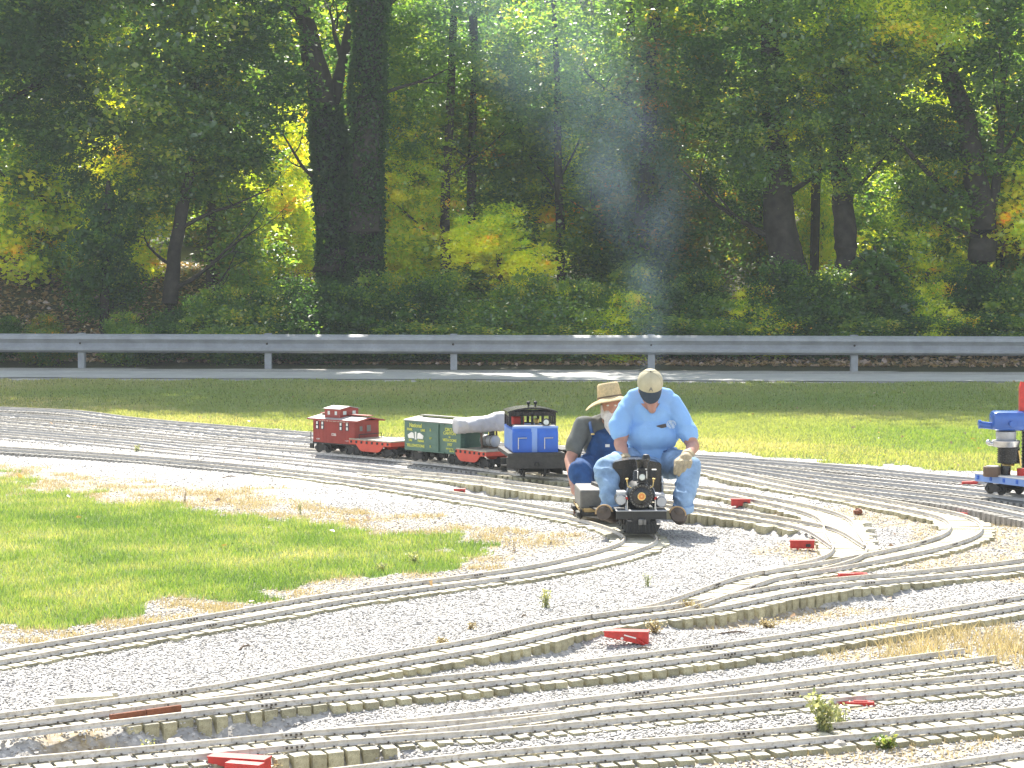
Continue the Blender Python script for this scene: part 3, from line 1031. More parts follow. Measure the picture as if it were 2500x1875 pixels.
def grass_far():
    X, Y = scatter_ground(360000, 19.5, 37, 0.6)
    lawn, ldry, field, dry, wood = zones(X, Y)
    X, Y = X[field], Y[field]
    Z = height(X, Y)
    # straw coloured near the gravel, green beyond, browner at the top of the bank
    edge = inside(FIELD - np.array([0, 2.2]), X, Y) & inside(FIELD + np.array([0, 2.2]), X, Y)
    near = ~inside(FIELD + np.array([0, 2.6]), X, Y + (vnoise(X, Y, 1.2, 31) - 0.5) * 2.5)
    top = (Y + 0.09 * X) > 33.6 + vnoise(X, Y, 2.0, 32) * 1.4
    t = 0.30 + 0.4 * vnoise(X, Y, 2.2, 33) + 0.2 * (nr.rand(len(X)) - 0.5)
    t = np.where(near, t + 0.28 * nr.rand(len(X)), t)
    t = np.where(top, t + 0.16 * nr.rand(len(X)), t)
    me = blades('field_grass', X, Y, Z, 0.03, 0.018, 0.8, np.clip(t, 0, 1), M['grass'])
    tag(link('field_grass', me), 'mown grass field and verge between the railway yard and the road', kind='stuff')


grass_far()


def dry_clumps():
    """uncountable dry growth between the tracks"""
    X, Y = scatter_ground(300000, 8.3, 21)
    lawn, ldry, field, dry, wood = zones(X, Y)
    k = (dry > 0.5) & ~lawn & ~field
    X, Y = X[k], Y[k]
    n = vnoise(X, Y, 0.12, 41)
    k = nr.rand(len(X)) < n * 0.75
    X, Y = X[k], Y[k]
    # taller in the big clump
    c = gp(2360, 1585)
    tall = np.exp(-(((X - c.x) / 0.5) ** 2 + ((Y - c.y) / 0.7) ** 2))
    me = blades('dry_weeds', X, Y, height(X, Y), 0.018 + 0.075 * tall, 0.004 + 0.003 * tall, 1.1, nr.rand(len(X)), M['drygrass'])
    tag(link('dry_weeds', me), 'straw coloured dead grass and low growth between the tracks', kind='stuff')


dry_clumps()

# ------------------------------------------------------------------ leaves, trees and shrubs
def leaf_quads(C, size, flat=0.5, droop=0.0):
    """C (n,3) leaf centres -> folded rhombus leaves, two triangles each"""
    n = len(C)
    d = nr.randn(n, 3)
    d[:, 2] *= flat
    d[:, 2] -= droop
    d /= np.linalg.norm(d, axis=1)[:, None]
    up = nr.randn(n, 3) * 0.55
    up[:, 2] += 1.0
    s = np.cross(d, up)
    s /= np.linalg.norm(s, axis=1)[:, None] + 1e-9
    L = size * (0.6 + 0.8 * nr.rand(n))[:, None]
    nrm = np.cross(s, d)
    a = C - d * L * 0.5
    b = C + s * L * 0.33 + nrm * L * 0.08
    c = C + d * L * 0.5
    e = C - s * L * 0.33 + nrm * L * 0.08
    V = np.stack([a, b, c, e], 1).reshape(-1, 3)
    i = np.arange(n)[:, None] * 4
    F = np.concatenate([i + np.array([[0, 1, 2]]), i + np.array([[0, 2, 3]])], 1).reshape(-1, 3)
    return V, F


def crown_mesh(name, m, rx, ry, rz, nclump, nleaf, size, clump_r=0.4, hollow=0.35, bias=0.0, spread=0.25):
    """leaf clumps on sprays inside an ellipsoid (centre at origin)"""
    C, T = [], []
    for k in range(nclump):
        v = nr.randn(3)
        v /= np.linalg.norm(v)
        r = (hollow + (1 - hollow) * nr.rand() ** 0.6) * (0.85 + 0.3 * nr.rand())
        c = v * r * np.array([rx, ry, rz])
        n = int(nleaf * (0.5 + nr.rand()))
        p = nr.randn(n, 3) * np.array([clump_r, clump_r, clump_r * 0.5]) * (0.6 + 0.8 * nr.rand())
        # clump hangs off an outward twig
        out = np.array([v[0], v[1], 0.15]) * clump_r * 1.2
        p += np.outer(nr.rand(n) - 0.5, out) * 1.6
        C.append(c + p)
        T.append(np.clip(bias + 0.35 + spread * nr.randn() + 0.13 * nr.randn(n), 0.0, 1.0))
    C, T = np.concatenate(C), np.concatenate(T)
    V, F = leaf_quads(C, size)
    return np_mesh(name, V, F, m, {'tint': np.repeat(T, 2)})


CR = {}
CR['a'] = crown_mesh('crown', M['leaf_mid'], 2.3, 1.7, 1.9, 110, 74, 0.14, 0.26)
CR['b'] = crown_mesh('crown', M['leaf_mid'], 1.8, 1.5, 2.3, 110, 66, 0.13, 0.24)
CR['c'] = crown_mesh('crown', M['leaf_mid'], 2.6, 1.8, 1.4, 105, 74, 0.14, 0.28)
CR['s'] = crown_mesh('crown', M['leaf_mid'], 0.9, 0.8, 1.0, 64, 58, 0.11, 0.17, 0.1)
CR['gold'] = crown_mesh('crown', M['leaf_yellow'], 0.9, 0.8, 1.0, 70, 70, 0.11, 0.17, 0.1, bias=0.22, spread=.12)
CR['sh'] = crown_mesh('foliage', M['leaf_mid'], 1.0, 0.6, 0.6, 80, 75, 0.09, 0.17, 0.1)
CR['big'] = crown_mesh('crown', M['leaf_mid'], 4.2, 3.6, 2.6, 120, 52, 0.27, 0.6, 0.3)
MATS = {'m': M['leaf_mid'], 'd': M['leaf_dark'], 'y': M['leaf_yellow'], 'b': M['leaf_brown']}


def crown_obj(parent, key, loc, sc, mk, rz=None):
    me = CR[key]
    o = bpy.data.objects.new('foliage' if key == 'sh' else 'crown', me)
    COL.objects.link(o)
    o.parent = parent
    o.location = loc
    s = sc if isinstance(sc, tuple) else (sc, sc, sc)
    o.scale = s
    o.rotation_euler = (rng.uniform(-0.15, 0.15), rng.uniform(-0.15, 0.15), rng.uniform(0, 6.28) if rz is None else rz)
    o.material_slots[0].link = 'OBJECT'
    o.material_slots[0].material = MATS[mk]
    return o


def trunk_limbs(base, pts, rads, limbs, seed=0, twigs=True, n=10):
    """trunk along pts (relative) with limbs [(t, dir, length, r)], twiggy ends; returns MB"""
    r_ = random.Random(seed)
    mb = MB()
    P = [Vector(p) for p in pts]
    # resample with slight wander
    Q, RR = [], []
    for i in range(len(P) - 1):
        for k in range(4):
            t = k / 4
            Q.append(P[i].lerp(P[i + 1], t) + Vector((r_.gauss(0, 0.02), r_.gauss(0, 0.02), 0)) * rads[i] * 3)
            RR.append((rads[i] * (1 - t) + rads[i + 1] * t) * r_.uniform(0.95, 1.06))
    Q.append(P[-1])
    RR.append(rads[-1])
    mb.path(Q, RR, n)

    def branch(p, d, L, r, depth):
        q, rr = [p.copy()], [r]
        k = 5
        dd = d.normalized()
        for i in range(k):
            dd = (dd + Vector((r_.gauss(0, 0.16), r_.gauss(0, 0.16), r_.gauss(0.04, 0.12)))).normalized()
            q.append(q[-1] + dd * L / k)
            rr.append(r * (1 - 0.8 * (i + 1) / k))
            if depth > 0 and i >= 1 and r_.random() < 0.75:
                side = Vector((r_.gauss(0, 1), r_.gauss(0, 1), r_.gauss(0.3, 0.6)))
                branch(q[-1], (dd + side * 0.8), L * r_.uniform(0.3, 0.55), rr[-1] * 0.6, depth - 1)
        mb.path(q, rr, 6 if depth else 4)
    for t, d, L, r in limbs:
        i = min(len(Q) - 1, int(t * (len(Q) - 1)))
        branch(Q[i], Vector(d), L, r, 2 if twigs else 1)
    return mb


def wpt(px, py, D):
    return pt(px, py, D)


def tree(name, label, base_px, D, line, rads, limbs, crowns, group=None, bark='bark', seed=0, cat='tree', n=10):
    """line: trunk pixel points (photo) from the base up; crowns: (px, py, dD, key, scale, mat)"""
    b = wpt(base_px[0], base_px[1], D)
    gz = hz(b.x, b.y)
    b.z = gz - 0.05
    root = empty(name, b, 0, label, cat, group)
    pts = [Vector((0, 0, -0.2))] + [wpt(x, y, D + dd) - b for x, y, dd in line]
    rads = [rads[0] * 1.25] + list(rads)
    while len(rads) < len(pts): rads.append(rads[-1] * 0.75)
    mb = trunk_limbs(b, pts, rads, limbs, seed, n=n)
    mb.build('trunk', M[bark], root, smooth=60)
    for (px, py, dd, key, sc, mk) in crowns:
        crown_obj(root, key, wpt(px, py, D + dd) - b, sc, mk)
    return root


TG = 'trees of the wood behind the guard rail'
# --- the two heavy ivy-clad trunks
tw = tree('ivy_clad_tree', 'thick dark twin-stemmed tree smothered in ivy, left of centre, forked near the top', (815, 800), 45.2,
     [(815, 760, 0), (812, 560, 0), (806, 360, 0), (790, 250, 0), (735, 20, .3), (700, -260, .5)], [0.42, 0.33, 0.3, 0.26, 0.17, 0.14, 0.1],
     [(0.62, (0.35, 0.1, 1), 3.5, 0.17), (0.8, (-1, 0, 0.7), 2.5, 0.08), (0.45, (-1, -.2, 0.5), 1.8, 0.05)],
     [(560, -150, -.5, 'a', 1.15, 'm'), (420, 60, -.8, 'a', 1.0, 'm'), (620, 200, -1.0, 'b', 0.75, 'd'), (330, 240, -.5, 'c', 0.9, 'm'), (760, -330, 0, 'a', 1.2, 'm'), (560, 330, -.8, 'c', .62, 'm')], TG, seed=3, n=14)
tw2 = tree('ivy_clad_tree', 'straight column-like trunk wrapped in dark ivy just right of the forked ivy tree', (893, 800), 44.8,
     [(893, 760, 0), (893, 500, 0), (898, 250, 0), (905, 0, 0), (912, -300, 0)], [0.40, 0.32, 0.3, 0.29, 0.27, 0.2],
     [(0.75, (0.8, 0, 0.8), 2.5, 0.08), (0.6, (1, 0.3, 0.6), 1.8, 0.06)],
     [(990, -380, 0, 'a', 1.1, 'm'), (840, -500, 0, 'c', 1.1, 'd')], TG, seed=4, n=14)


def ivy(root, line, D, rad, n, seed):
    P = [wpt(x, y, D) - Vector(root.location) for x, y in line]
    C, T = [], []
    seg = [(P[i], P[i + 1], (P[i + 1] - P[i]).length) for i in range(len(P) - 1)]
    tot = sum(s[2] for s in seg)
    for a, b, L in seg:
        k = int(n * L / tot)
        t = nr.rand(k)
        c = np.array(a)[None] * (1 - t[:, None]) + np.array(b)[None] * t[:, None]
        an = nr.rand(k) * 6.283
        lump = 0.75 + 0.5 * vnoise(c[:, 2] * 1.0 + 5, an * 0.6, 0.5, seed)
        r = rad * lump + np.abs(nr.randn(k)) * 0.05
        c = c + np.stack([np.cos(an) * r, np.sin(an) * r, nr.randn(k) * 0.05], 1)
        C.append(c)
        T.append(np.clip(0.25 + 0.15 * nr.randn(k), 0, 1))
    C, T = np.concatenate(C), np.concatenate(T)
    V, F = leaf_quads(C, 0.085, 0.8, 0.6)
    me = np_mesh('ivy', V, F, M['leaf_dark'], {'tint': np.repeat(T, 2)})
    tag(link('ivy', me, root), kind='stuff')


ivy(tw, [(815, 800), (812, 560), (806, 360), (795, 260)], 45.2, 0.29, 13000, 1)
ivy(tw2, [(893, 800), (893, 500), (898, 250), (908, -100)], 44.8, 0.30, 15000, 2)

# --- slimmer trees at the left
tree('young_tree', 'slender dark tree with low boughs reaching right, left of the ivy-clad trunks', (415, 800), 44.0,
     [(415, 740, 0), (425, 620, 0), (445, 500, 0), (470, 400, 0), (480, 200, 0)], [0.16, 0.14, 0.12, 0.09, 0.07, 0.05],
     [(0.25, (1, -.1, 0.25), 2.6, 0.05), (0.5, (1, 0, 0.6), 2.0, 0.05), (0.35, (-1, 0, .5), 1.2, 0.04), (0.12, (1, 0.1, .5), 2.0, .04)],
     [(440, 330, 0, 'b', 0.62, 'm'), (560, 440, .4, 's', 1.0, 'm'), (360, 480, .4, 's', 0.8, 'm'), (620, 650, .5, 's', .9, 'm')], TG, seed=5)
tree('dark_evergreen', 'small dense dark evergreen standing at the far left behind the guard rail', (255, 810), 43.6,
     [(255, 760, 0), (258, 650, 0), (262, 520, 0), (265, 440, 0)], [0.09, 0.08, 0.07, 0.05, 0.03],
     [(0.3, (1, 0, .2), .7, .03), (0.4, (-1, 0, .2), .7, .03)],
     [(250, 640, 0, 's', (0.85, .8, 1.0), 'd'), (262, 540, 0, 's', (.65, .65, .9), 'd'), (215, 720, .1, 's', (.5, .5, .55), 'd'), (300, 700, .1, 's', (.5, .5, .6), 'd')], TG, seed=6)
tree('leafy_tree', 'yellow-tinged leafy tree at the far left edge of the wood', (80, 790), 47.5,
     [(80, 700, 0), (95, 500, 0), (110, 250, 0), (100, -50, 0)], [0.16, 0.14, 0.12, 0.1, 0.07],
     [(0.5, (-1, 0, .5), 1.5, .05), (0.6, (1, 0, .6), 1.6, .05)],
     [(120, 480, 0, 's', 1.2, 'y'), (250, 200, 0, 'b', .6, 'y'), (60, 560, 0, 's', 1.2, 'y'), (20, 300, 0, 'b', .7, 'm'), (120, -80, 0, 'a', 1.1, 'd'), (200, 430, 1, 's', 1.0, 'y')], TG, seed=7)
tree('leafy_tree', 'dense dark green tree overhanging the top left corner', (-140, 800), 44.5,
     [(-140, 600, 0), (-120, 300, 0), (-90, 0, 0), (-60, -300, 0)], [0.25, 0.22, 0.2, 0.16, 0.12],
     [(0.5, (1, 0, .5), 2.5, .08), (0.7, (1, -.1, .6), 2.5, .07)],
     [(-20, 180, 0, 'a', .8, 'd'), (60, 60, -.4, 'a', .8, 'd'), (180, 330, -.3, 'b', .55, 'd'), (-60, -250, 0, 'a', 1.2, 'm'), (150, -120, 0, 'c', 1.0, 'm')], TG, seed=8)
# --- middle
tree('slim_tree', 'slim pale-stemmed tree in the middle of the wood behind the smoke', (1370, 800), 47.0,
     [(1370, 700, 0), (1368, 560, 0), (1362, 400, 0), (1360, 200, 0), (1350, -60, 0)], [0.11, 0.1, 0.085, 0.07, 0.05, 0.04],
     [(0.5, (-.4, 0, 1), 2.0, .03), (0.55, (.5, 0, 1), 1.8, .03)],
     [(1330, 150, .5, 'b', .8, 'm'), (1390, 480, 1, 's', 1.2, 'y'), (1250, 320, 0, 'b', .6, 'm')], TG, 'bark', 9)
tree('slim_tree', 'leafy slim tree between the ivy-clad trunks and the yellow bush', (1090, 800), 46.5,
     [(1090, 700, 0), (1085, 500, 0), (1100, 250, 0), (1110, -50, 0)], [0.12, 0.1, 0.09, 0.07, 0.05],
     [(0.4, (-1, 0, .8), 1.4, .04), (0.6, (1, 0, .8), 1.6, .04)],
     [(1010, 450, 0, 'b', .5, 'y'), (1000, 250, 0, 'b', .62, 'm'), (1120, 100, 0, 'a', .72, 'm'), (970, 60, .3, 'b', .6, 'm'), (1010, 640, .3, 's', 1.1, 'y'), (1150, 330, 1, 's', 1.1, 'b')], TG, seed=10)
tree('yellow_bush_tree', 'broad golden-yellow bush tree in the middle above the guard rail', (1230, 800), 44.6,
     [(1230, 760, 0), (1225, 700, 0), (1215, 620, 0)], [0.06, 0.05, 0.04, 0.03],
     [(0.4, (1, 0, .5), 1.0, .03), (0.5, (-1, 0, .6), 1.0, .03), (0.9, (.3, 0, 1), .8, .02)],
     [(1170, 600, 0, 'gold', (1.0, .8, .62), 'y'), (1270, 660, 0, 'gold', (1.0, .8, .6), 'y'), (1220, 560, .2, 's', (.8, .7, .5), 'y'), (1380, 730, 0, 'gold', (.5, .5, .35), 'y'), (1130, 700, -.1, 's', (.8, .7, .4), 'm')], TG, 'bark', 11)
tree('leafy_tree', 'deep green leafy tree rising behind the smoke right of the middle', (1560, 800), 46.0,
     [(1560, 700, 0), (1570, 500, 0), (1590, 250, 0), (1600, -50, 0)], [0.2, 0.17, 0.15, 0.12, 0.08],
     [(0.4, (-1, 0, .6), 1.8, .05), (0.55, (1, 0, .6), 2.0, .05), (.7, (-.8, 0, .8), 2, .05)],
     [(1560, 430, 0, 'b', .62, 'b'), (1480, 230, 0, 'b', .7, 'm'), (1640, 180, 0, 'a', .62, 'b'), (1680, 400, 0, 'b', .55, 'b'), (1560, 600, 0, 's', 1.1, 'd'), (1560, -60, 0, 'a', 1.0, 'm'), (1700, 580, .3, 's', 1.2, 'b')], TG, seed=12)
# --- right
lt = tree('leaning_tree', 'big dark trunk leaning up to the left out of the bank, right of the smoke', (1985, 830), 44.6,
     [(1985, 790, 0), (1955, 740, 0), (1925, 660, 0), (1905, 560, 0), (1895, 420, 0), (1890, 200, 0), (1870, -60, 0)], [0.62, 0.42, 0.36, 0.32, 0.29, 0.24, 0.18, 0.12],
     [(0.55, (-1, 0, .5), 2.5, .08), (0.65, (1, -.1, .6), 2.2, .07)],
     [(1900, 330, -1, 'a', .62, 'm'), (1800, 150, -.5, 'b', .72, 'd'), (1960, 80, -.5, 'a', .8, 'm'), (1820, 420, .3, 'b', .5, 'd'), (1880, -200, 0, 'a', 1.1, 'm')], TG, seed=13, n=14)
tree('upright_tree', 'straight grey-brown trunk standing just right of the big leaning trunk', (2068, 830), 44.4,
     [(2068, 780, 0), (2066, 640, 0), (2058, 500, 0), (2050, 380, 0), (2060, 150, 0), (2080, -100, 0)], [0.27, 0.24, 0.22, 0.2, 0.17, 0.13, 0.1],
     [(0.6, (-1, 0, .6), 1.8, .06), (0.5, (1, 0, .7), 2.2, .06), (.7, (.8, 0, .8), 2, .06)],
     [(2080, 330, -.5, 'b', .55, 'm'), (2150, 200, -.3, 'a', .7, 'm'), (2000, 230, .3, 's', 1.2, 'y'), (2180, 60, 0, 'c', .7, 'y')], TG, seed=14, n=12)
tree('forked_tree', 'dark forked tree at the right with long boughs arching up to the left', (2400, 830), 44.2,
     [(2400, 780, 0), (2398, 660, 0), (2400, 560, 0), (2385, 440, 0), (2360, 300, 0), (2310, 150, 0), (2270, -60, 0)], [0.34, 0.28, 0.26, 0.24, 0.2, 0.17, 0.13, 0.1],
     [(0.45, (.5, 0, 1), 3.6, .12), (0.62, (-1, 0, .55), 4.2, .08), (0.5, (-1, -.1, .35), 3.6, .07), (0.35, (.9, 0, .5), 1.6, .05), (.4, (-.9, 0, .3), 2.4, .05)],
     [(2330, 430, .5, 'a', .66, 'm'), (2200, 560, .8, 's', 1.2, 'm'), (2440, 200, 0, 'b', .8, 'd'), (2300, 60, 0, 'a', .9, 'm'), (2480, 480, .5, 's', 1.2, 'y'), (2120, 60, .2, 'c', .62, 'y'), (2460, -160, 0, 'a', 1.1, 'm'), (2230, 330, .3, 'c', .5, 'd')], TG, seed=15, n=12)
tree('yellow_sapling', 'bright yellow-green sapling behind the guard rail near the right trunks', (2270, 830), 44.6,
     [(2270, 760, 0), (2262, 650, 0), (2250, 540, 0)], [0.05, 0.04, 0.03, 0.02],
     [(.4, (1, 0, .6), .8, .02), (.5, (-1, 0, .6), .8, .02)],
     [(2250, 620, 0, 's', (.65, .6, .7), 'y'), (2290, 730, 0, 's', (.8, .6, .5), 'y'), (2220, 520, .2, 's', (.5, .5, .6), 'y')], TG, 'bark', 16)
tree('yellow_sapling', 'slim golden sapling glowing between the leaning trunk and the upright trunk', (2010, 800), 46.5,
     [(2010, 740, 0), (2005, 640, 0), (2008, 540, 0)], [0.04, 0.035, 0.03, 0.02],
     [(.5, (.5, 0, 1), .6, .02)],
     [(2005, 620, 0, 's', (.36, .5, 1.0), 'y'), (2012, 720, 0, 's', (.4, .5, .5), 'y'), (1990, 500, 0, 's', (.4, .5, .8), 'y')], TG, 'bark', 17)
# sumac: drooping dark fronds
sm = tree('frond_shrub', 'dark blue-green shrub of layered feathery fronds beside the upright trunk', (2140, 820), 42.6,
     [(2140, 760, 0), (2138, 680, 0), (2135, 600, 0)], [0.05, 0.045, 0.035, 0.02],
     [(0.3, (1, -.3, .4), .9, .02), (0.5, (-1, -.3, .4), .9, .02), (0.7, (.8, -.2, .5), .8, .02), (.8, (-.7, 0, .6), .7, .02)], [], TG, 'bark', 18, 'shrub')
C, T = [], []
for k in range(46):
    a = nr.rand() * 6.283
    h = nr.rand()
    L = 0.95 - 0.45 * h
    z0 = 0.25 + h * 1.55
    for i in range(26):
        t = (i + 1) / 26
        for s in (-1, 1):
            w = 0.09 * (1 - t * 0.6)
            C.append((math.cos(a) * t * L - s * math.sin(a) * w, math.sin(a) * t * L * .7 + s * math.cos(a) * w, z0 + 0.35 * t - 0.6 * t * t))
            T.append(0.22 + 0.08 * nr.randn())
V_, F_ = leaf_quads(np.array(C), 0.13, 0.3, 0.2)
fr = link('fronds', np_mesh('fronds', V_, F_, M['leaf_mid'], {'tint': np.repeat(np.clip(T, 0, 1), 2)}), sm)
tag(fr, kind='stuff')

# --- the wood behind: rows of trees filling the view, crowns from the ground up
LM = [(-1e9, 'outside the left edge'), (-20, 'at the left edge'), (60, 'left of the small evergreen'), (170, 'near the small evergreen'), (310, 'left of the slender dark tree'), (400, 'by the slender dark tree'), (490, 'right of the slender dark tree'), (580, 'at the second guard rail post'),
      (670, 'a little left of the ivy trunks'), (760, 'below the forked ivy trunk'), (850, 'below the straight ivy trunk'), (920, 'right of the ivy trunks'), (1000, 'left of the golden bush tree'), (1100, 'under the golden bush tree'), (1190, 'right under the golden bush'), (1270, 'right of the golden bush'),
      (1350, 'by the slim middle trunk'), (1440, 'above the straw hat'), (1530, 'above the cap of the driver'), (1620, 'right of the smoke'), (1700, 'left of the leaning trunk'), (1800, 'just left of the leaning trunk'), (1880, 'at the leaning trunk'), (1960, 'at the foot of the leaning trunk'),
      (2050, 'under the upright trunk'), (2150, 'under the feathery fronds'), (2250, 'under the yellow sapling'), (2340, 'at the forked tree'), (2430, 'right of the forked tree'), (2520, 'at the right edge'), (2600, 'outside the right edge')]


def near_what(px, n=1):
    return [t for a, t in LM if a <= px + 1][-1]


labs = ['green tree', 'dark green tree', 'yellow-green backlit tree', 'bronze tinged tree']
k = 0
for row, (D, n, keys, ztop) in enumerate([(49.5, 13, 'abc', 8), (55, 14, 'abc', 9.5), (63, 15, 'abc', 11)]):
    W = D * 0.42
    for i in range(n):
        x = -W + 2 * W * (i + 0.5) / n + rng.uniform(-.5, .5)
        y = D - 0.09 * x + rng.uniform(-1.2, 1.2)
        gz = hz(x, y)
        mk = rng.choice(['m', 'm', 'd', 'y', 'b', 'y'])
        root = empty('wood_tree', (x, y, gz - 0.1), 0, labs['mdyb'.index(mk)] + ', ' + ('front', 'middle', 'rear')[row] + ' row, ' + near_what(1250 + 5500 * x / y, 2), 'tree', 'trees deep in the wood')
        ht = ztop * rng.uniform(0.6, 1.0) - gz
        lean = rng.uniform(-.5, .5)
        pts = [(0, 0, -.2), (lean * .3, 0, ht * .35), (lean * .7, 0, ht * .7), (lean, 0, ht)]
        trunk_limbs(None, pts, [0.085, 0.075, 0.06, 0.035], [(0.3, (rng.choice((-1, 1)), 0, .6), 1.8, .05), (0.55, (rng.choice((-1, 1)), 0, .7), 2.0, .05)], 50 + k, n=8).build('trunk', M['bark'], root, smooth=60)
        s = D / 50
        nz = int(ht / 1.75 / s) + 1
        for j in range(nz):
            zz = 0.6 + j * 1.75 * s + rng.uniform(-.4, .4)
            crown_obj(root, rng.choice(keys), (rng.uniform(-1.3, 1.3) * s, rng.uniform(-.8, .8), zz), (0.62 + 0.12 * rng.random()) * s, mk if rng.random() < .65 else rng.choice('mdyb'))
        k += 1
# young understory trees filling the gaps low down
for i in range(15):
    x = -11.5 + i * 1.65 + rng.uniform(-.4, .4)
    y = rng.uniform(46.3, 48.2) - 0.09 * x
    gz = hz(x, y)
    mk = rng.choice('yymyb')
    root = empty('understory_tree', (x, y, gz - 0.05), 0, {'y': 'yellow-green young tree', 'm': 'green young tree', 'b': 'bronze young tree'}[mk] + ' of the lit understory, ' + near_what(1250 + 5500 * x / y), 'tree', 'young trees of the understory')
    hh = rng.uniform(2.2, 4.6)
    trunk_limbs(None, [(0, 0, -.1), (.1, 0, hh * .5), (0, 0, hh)], [0.04, 0.03, 0.015], [(0.4, (1, 0, .8), .8, .015), (0.6, (-1, 0, .8), .8, .015)], 300 + i, n=7).build('trunk', M['bark'], root, smooth=60)
    for j in range(int(hh / 1.1) + 1):
        crown_obj(root, 's', (rng.uniform(-.4, .4), rng.uniform(-.2, .2), .8 + j * 1.1), rng.uniform(.75, 1.0), mk)
# high canopy of the same wood (this is what shades the verge and the road)
for i in range(15):
    x = -24 + i * 3.4 + rng.uniform(-.6, .6)
    for D, zc in ((45.2, 12.0),):
        y = D - 0.09 * x + rng.uniform(-.8, .8)
        gz = hz(x, y)
        root = empty('canopy_tree', (x + rng.uniform(-.8, .8), y, gz - 0.1), 0, 'tall tree of the wood whose crown spreads above the picture', 'tree', 'tall canopy trees of the wood')
        trunk_limbs(None, [(0, 2.2, -.2), (.1, 2.2, zc * .5), (0, 1.2, zc * .8), (0, 0, zc)], [0.10, 0.09, 0.08, 0.06], [(0.8, (1, 0, .6), 2.5, .06), (0.85, (-1, 0, .6), 2.5, .06)], 90 + i, n=8).build('trunk', M['bark'], root, smooth=60)
        crown_obj(root, 'big', (0, 0, zc), (0.8 + .15 * rng.random(), .8, .9), rng.choice('md'))
# far hillside wood
for i in range(20):
    x = -50 + i * 5.3 + rng.uniform(-1, 1)
    y = rng.uniform(76, 84)
    gz = hz(x, y)
    root = empty('hillside_tree', (x, y, gz - 0.2), 0, 'big dark tree on the hillside at the back of the wood', 'tree', 'trees on the hillside at the back')
    trunk_limbs(None, [(0, 0, -.2), (.1, 0, 5), (0, 0, 9)], [0.25, 0.2, 0.1], [(0.6, (1, 0, .6), 3, .08)], 140 + i, n=8).build('trunk', M['bark'], root, smooth=60)
    for zc in (1.5, 5, 8.5):
        crown_obj(root, 'big', (0, rng.uniform(-1, 1), zc), (1.1, 1.0, .95), rng.choice('ddmb'))

# --- undergrowth along the guard rail
ug = [(30, 'd', .5), (130, 'b', .55), (330, 'm', .6), (430, 'd', .7), (520, 'm', .9), (620, 'm', .9), (700, 'd', .95), (780, 'd', 1.0), (860, 'd', .9), (950, 'm', 1.0), (1030, 'd', 1.0),
      (1120, 'm', 1.0), (1210, 'm', .9), (1300, 'm', 1.05), (1390, 'm', 1.0), (1480, 'y', .8), (1560, 'm', 1.0), (1650, 'd', 1.0), (1740, 'm', .95), (1830, 'y', .8), (1900, 'd', 1.1), (1980, 'd', 1.0), (2080, 'm', 1.0),
      (2180, 'd', 1.0), (2280, 'y', .8), (2380, 'd', 1.0), (2470, 'm', 1.0), (2560, 'm', 1.0), (-60, 'b', .6), (-180, 'm', .9), (-300, 'd', .9), (-430, 'm', .9), (2680, 'd', 1.0), (2800, 'm', 1.0)]
ulab = {'d': 'dark green shrub behind the guard rail', 'm': 'mid green shrub behind the guard rail', 'y': 'yellow leaved shrub behind the guard rail', 'b': 'brownish shrub behind the guard rail'}
for px, mk, s in ug:
    D = rng.uniform(42.0, 43.4)
    p = pt(px, 860, D)
    gz = hz(p.x, D)
    root = empty('shrub', (p.x, D, gz), 0, ulab[mk] + ', ' + near_what(px), 'shrub', 'undergrowth shrubs behind the guard rail')
    mb = MB()
    for q in range(5):
        a = rng.uniform(0, 6.28)
        mb.path([(0, 0, -.05), (math.cos(a) * .15, math.sin(a) * .1, .3), (math.cos(a) * .4, math.sin(a) * .25, .7 * s)], [.012, .01, .005], 5)
    mb.build('stems', M['bark'], root)
    crown_obj(root, 'sh', (0, -.2, .30 * s), (s * .95, s * .9, s * .95), mk, rng.choice((0, 3.1)) + rng.uniform(-.3, .3))
    crown_obj(root, 'sh', (rng.uniform(-.3, .3), 41.55 - D, .16), (s * .8, .5, .5), mk, rng.uniform(-.1, .1))
    crown_obj(root, 'sh', (rng.uniform(-.4, .4), .3, .95 * s), (s * .6, s * .7, s * .7), mk, rng.uniform(-.3, .3))
# white aster flowers
C = []
for px, py in ((560, 800), (700, 780), (790, 790), (740, 880), (960, 870), (1040, 850), (1250, 880), (2080, 800), (2110, 815), (1990, 870), (980, 790), (840, 880)):
    c = pt(px, py, 41.9)
    C.append(nr.randn(26, 3) * np.array([.22, .12, .13]) + np.array(c))
C = np.concatenate(C)
V_, F_ = leaf_quads(C, 0.05)
tag(link('white_flowers', np_mesh('white_flowers', V_, F_, M['flower'], {'tint': nr.rand(len(F_))})), 'tiny white wild flowers scattered in the undergrowth by the guard rail', kind='stuff')
# fallen leaves on the bank and in the grass
n = 26000
X = nr.rand(n) * 26 - 13
Y = 41.0 + nr.rand(n) ** 1.3 * 9 - 0.09 * X
Z = height(X, Y) + 0.03
V_, F_ = leaf_quads(np.stack([X, Y, Z], 1), 0.10, 0.25)
tag(link('fallen_leaves', np_mesh('fallen_leaves', V_, F_, M['litter'], {'tint': np.repeat(nr.rand(n), 2)})), 'brown fallen leaves covering the bank behind the guard rail', kind='stuff')
n = 420
X, Y = scatter_ground(n, 11, 36)
lawn, ldry, field, dry, wood = zones(X, Y)
k = (ldry | field) | (nr.rand(n) < .25)
X, Y = X[k], Y[k]
V_, F_ = leaf_quads(np.stack([X, Y, height(X, Y) + .018], 1), 0.05, 0.3)
tag(link('loose_leaves', np_mesh('loose_leaves', V_, F_, M['litter'], {'tint': np.repeat(nr.rand(len(X)), 2)})), 'loose brown leaves blown over grass and gravel', kind='stuff')

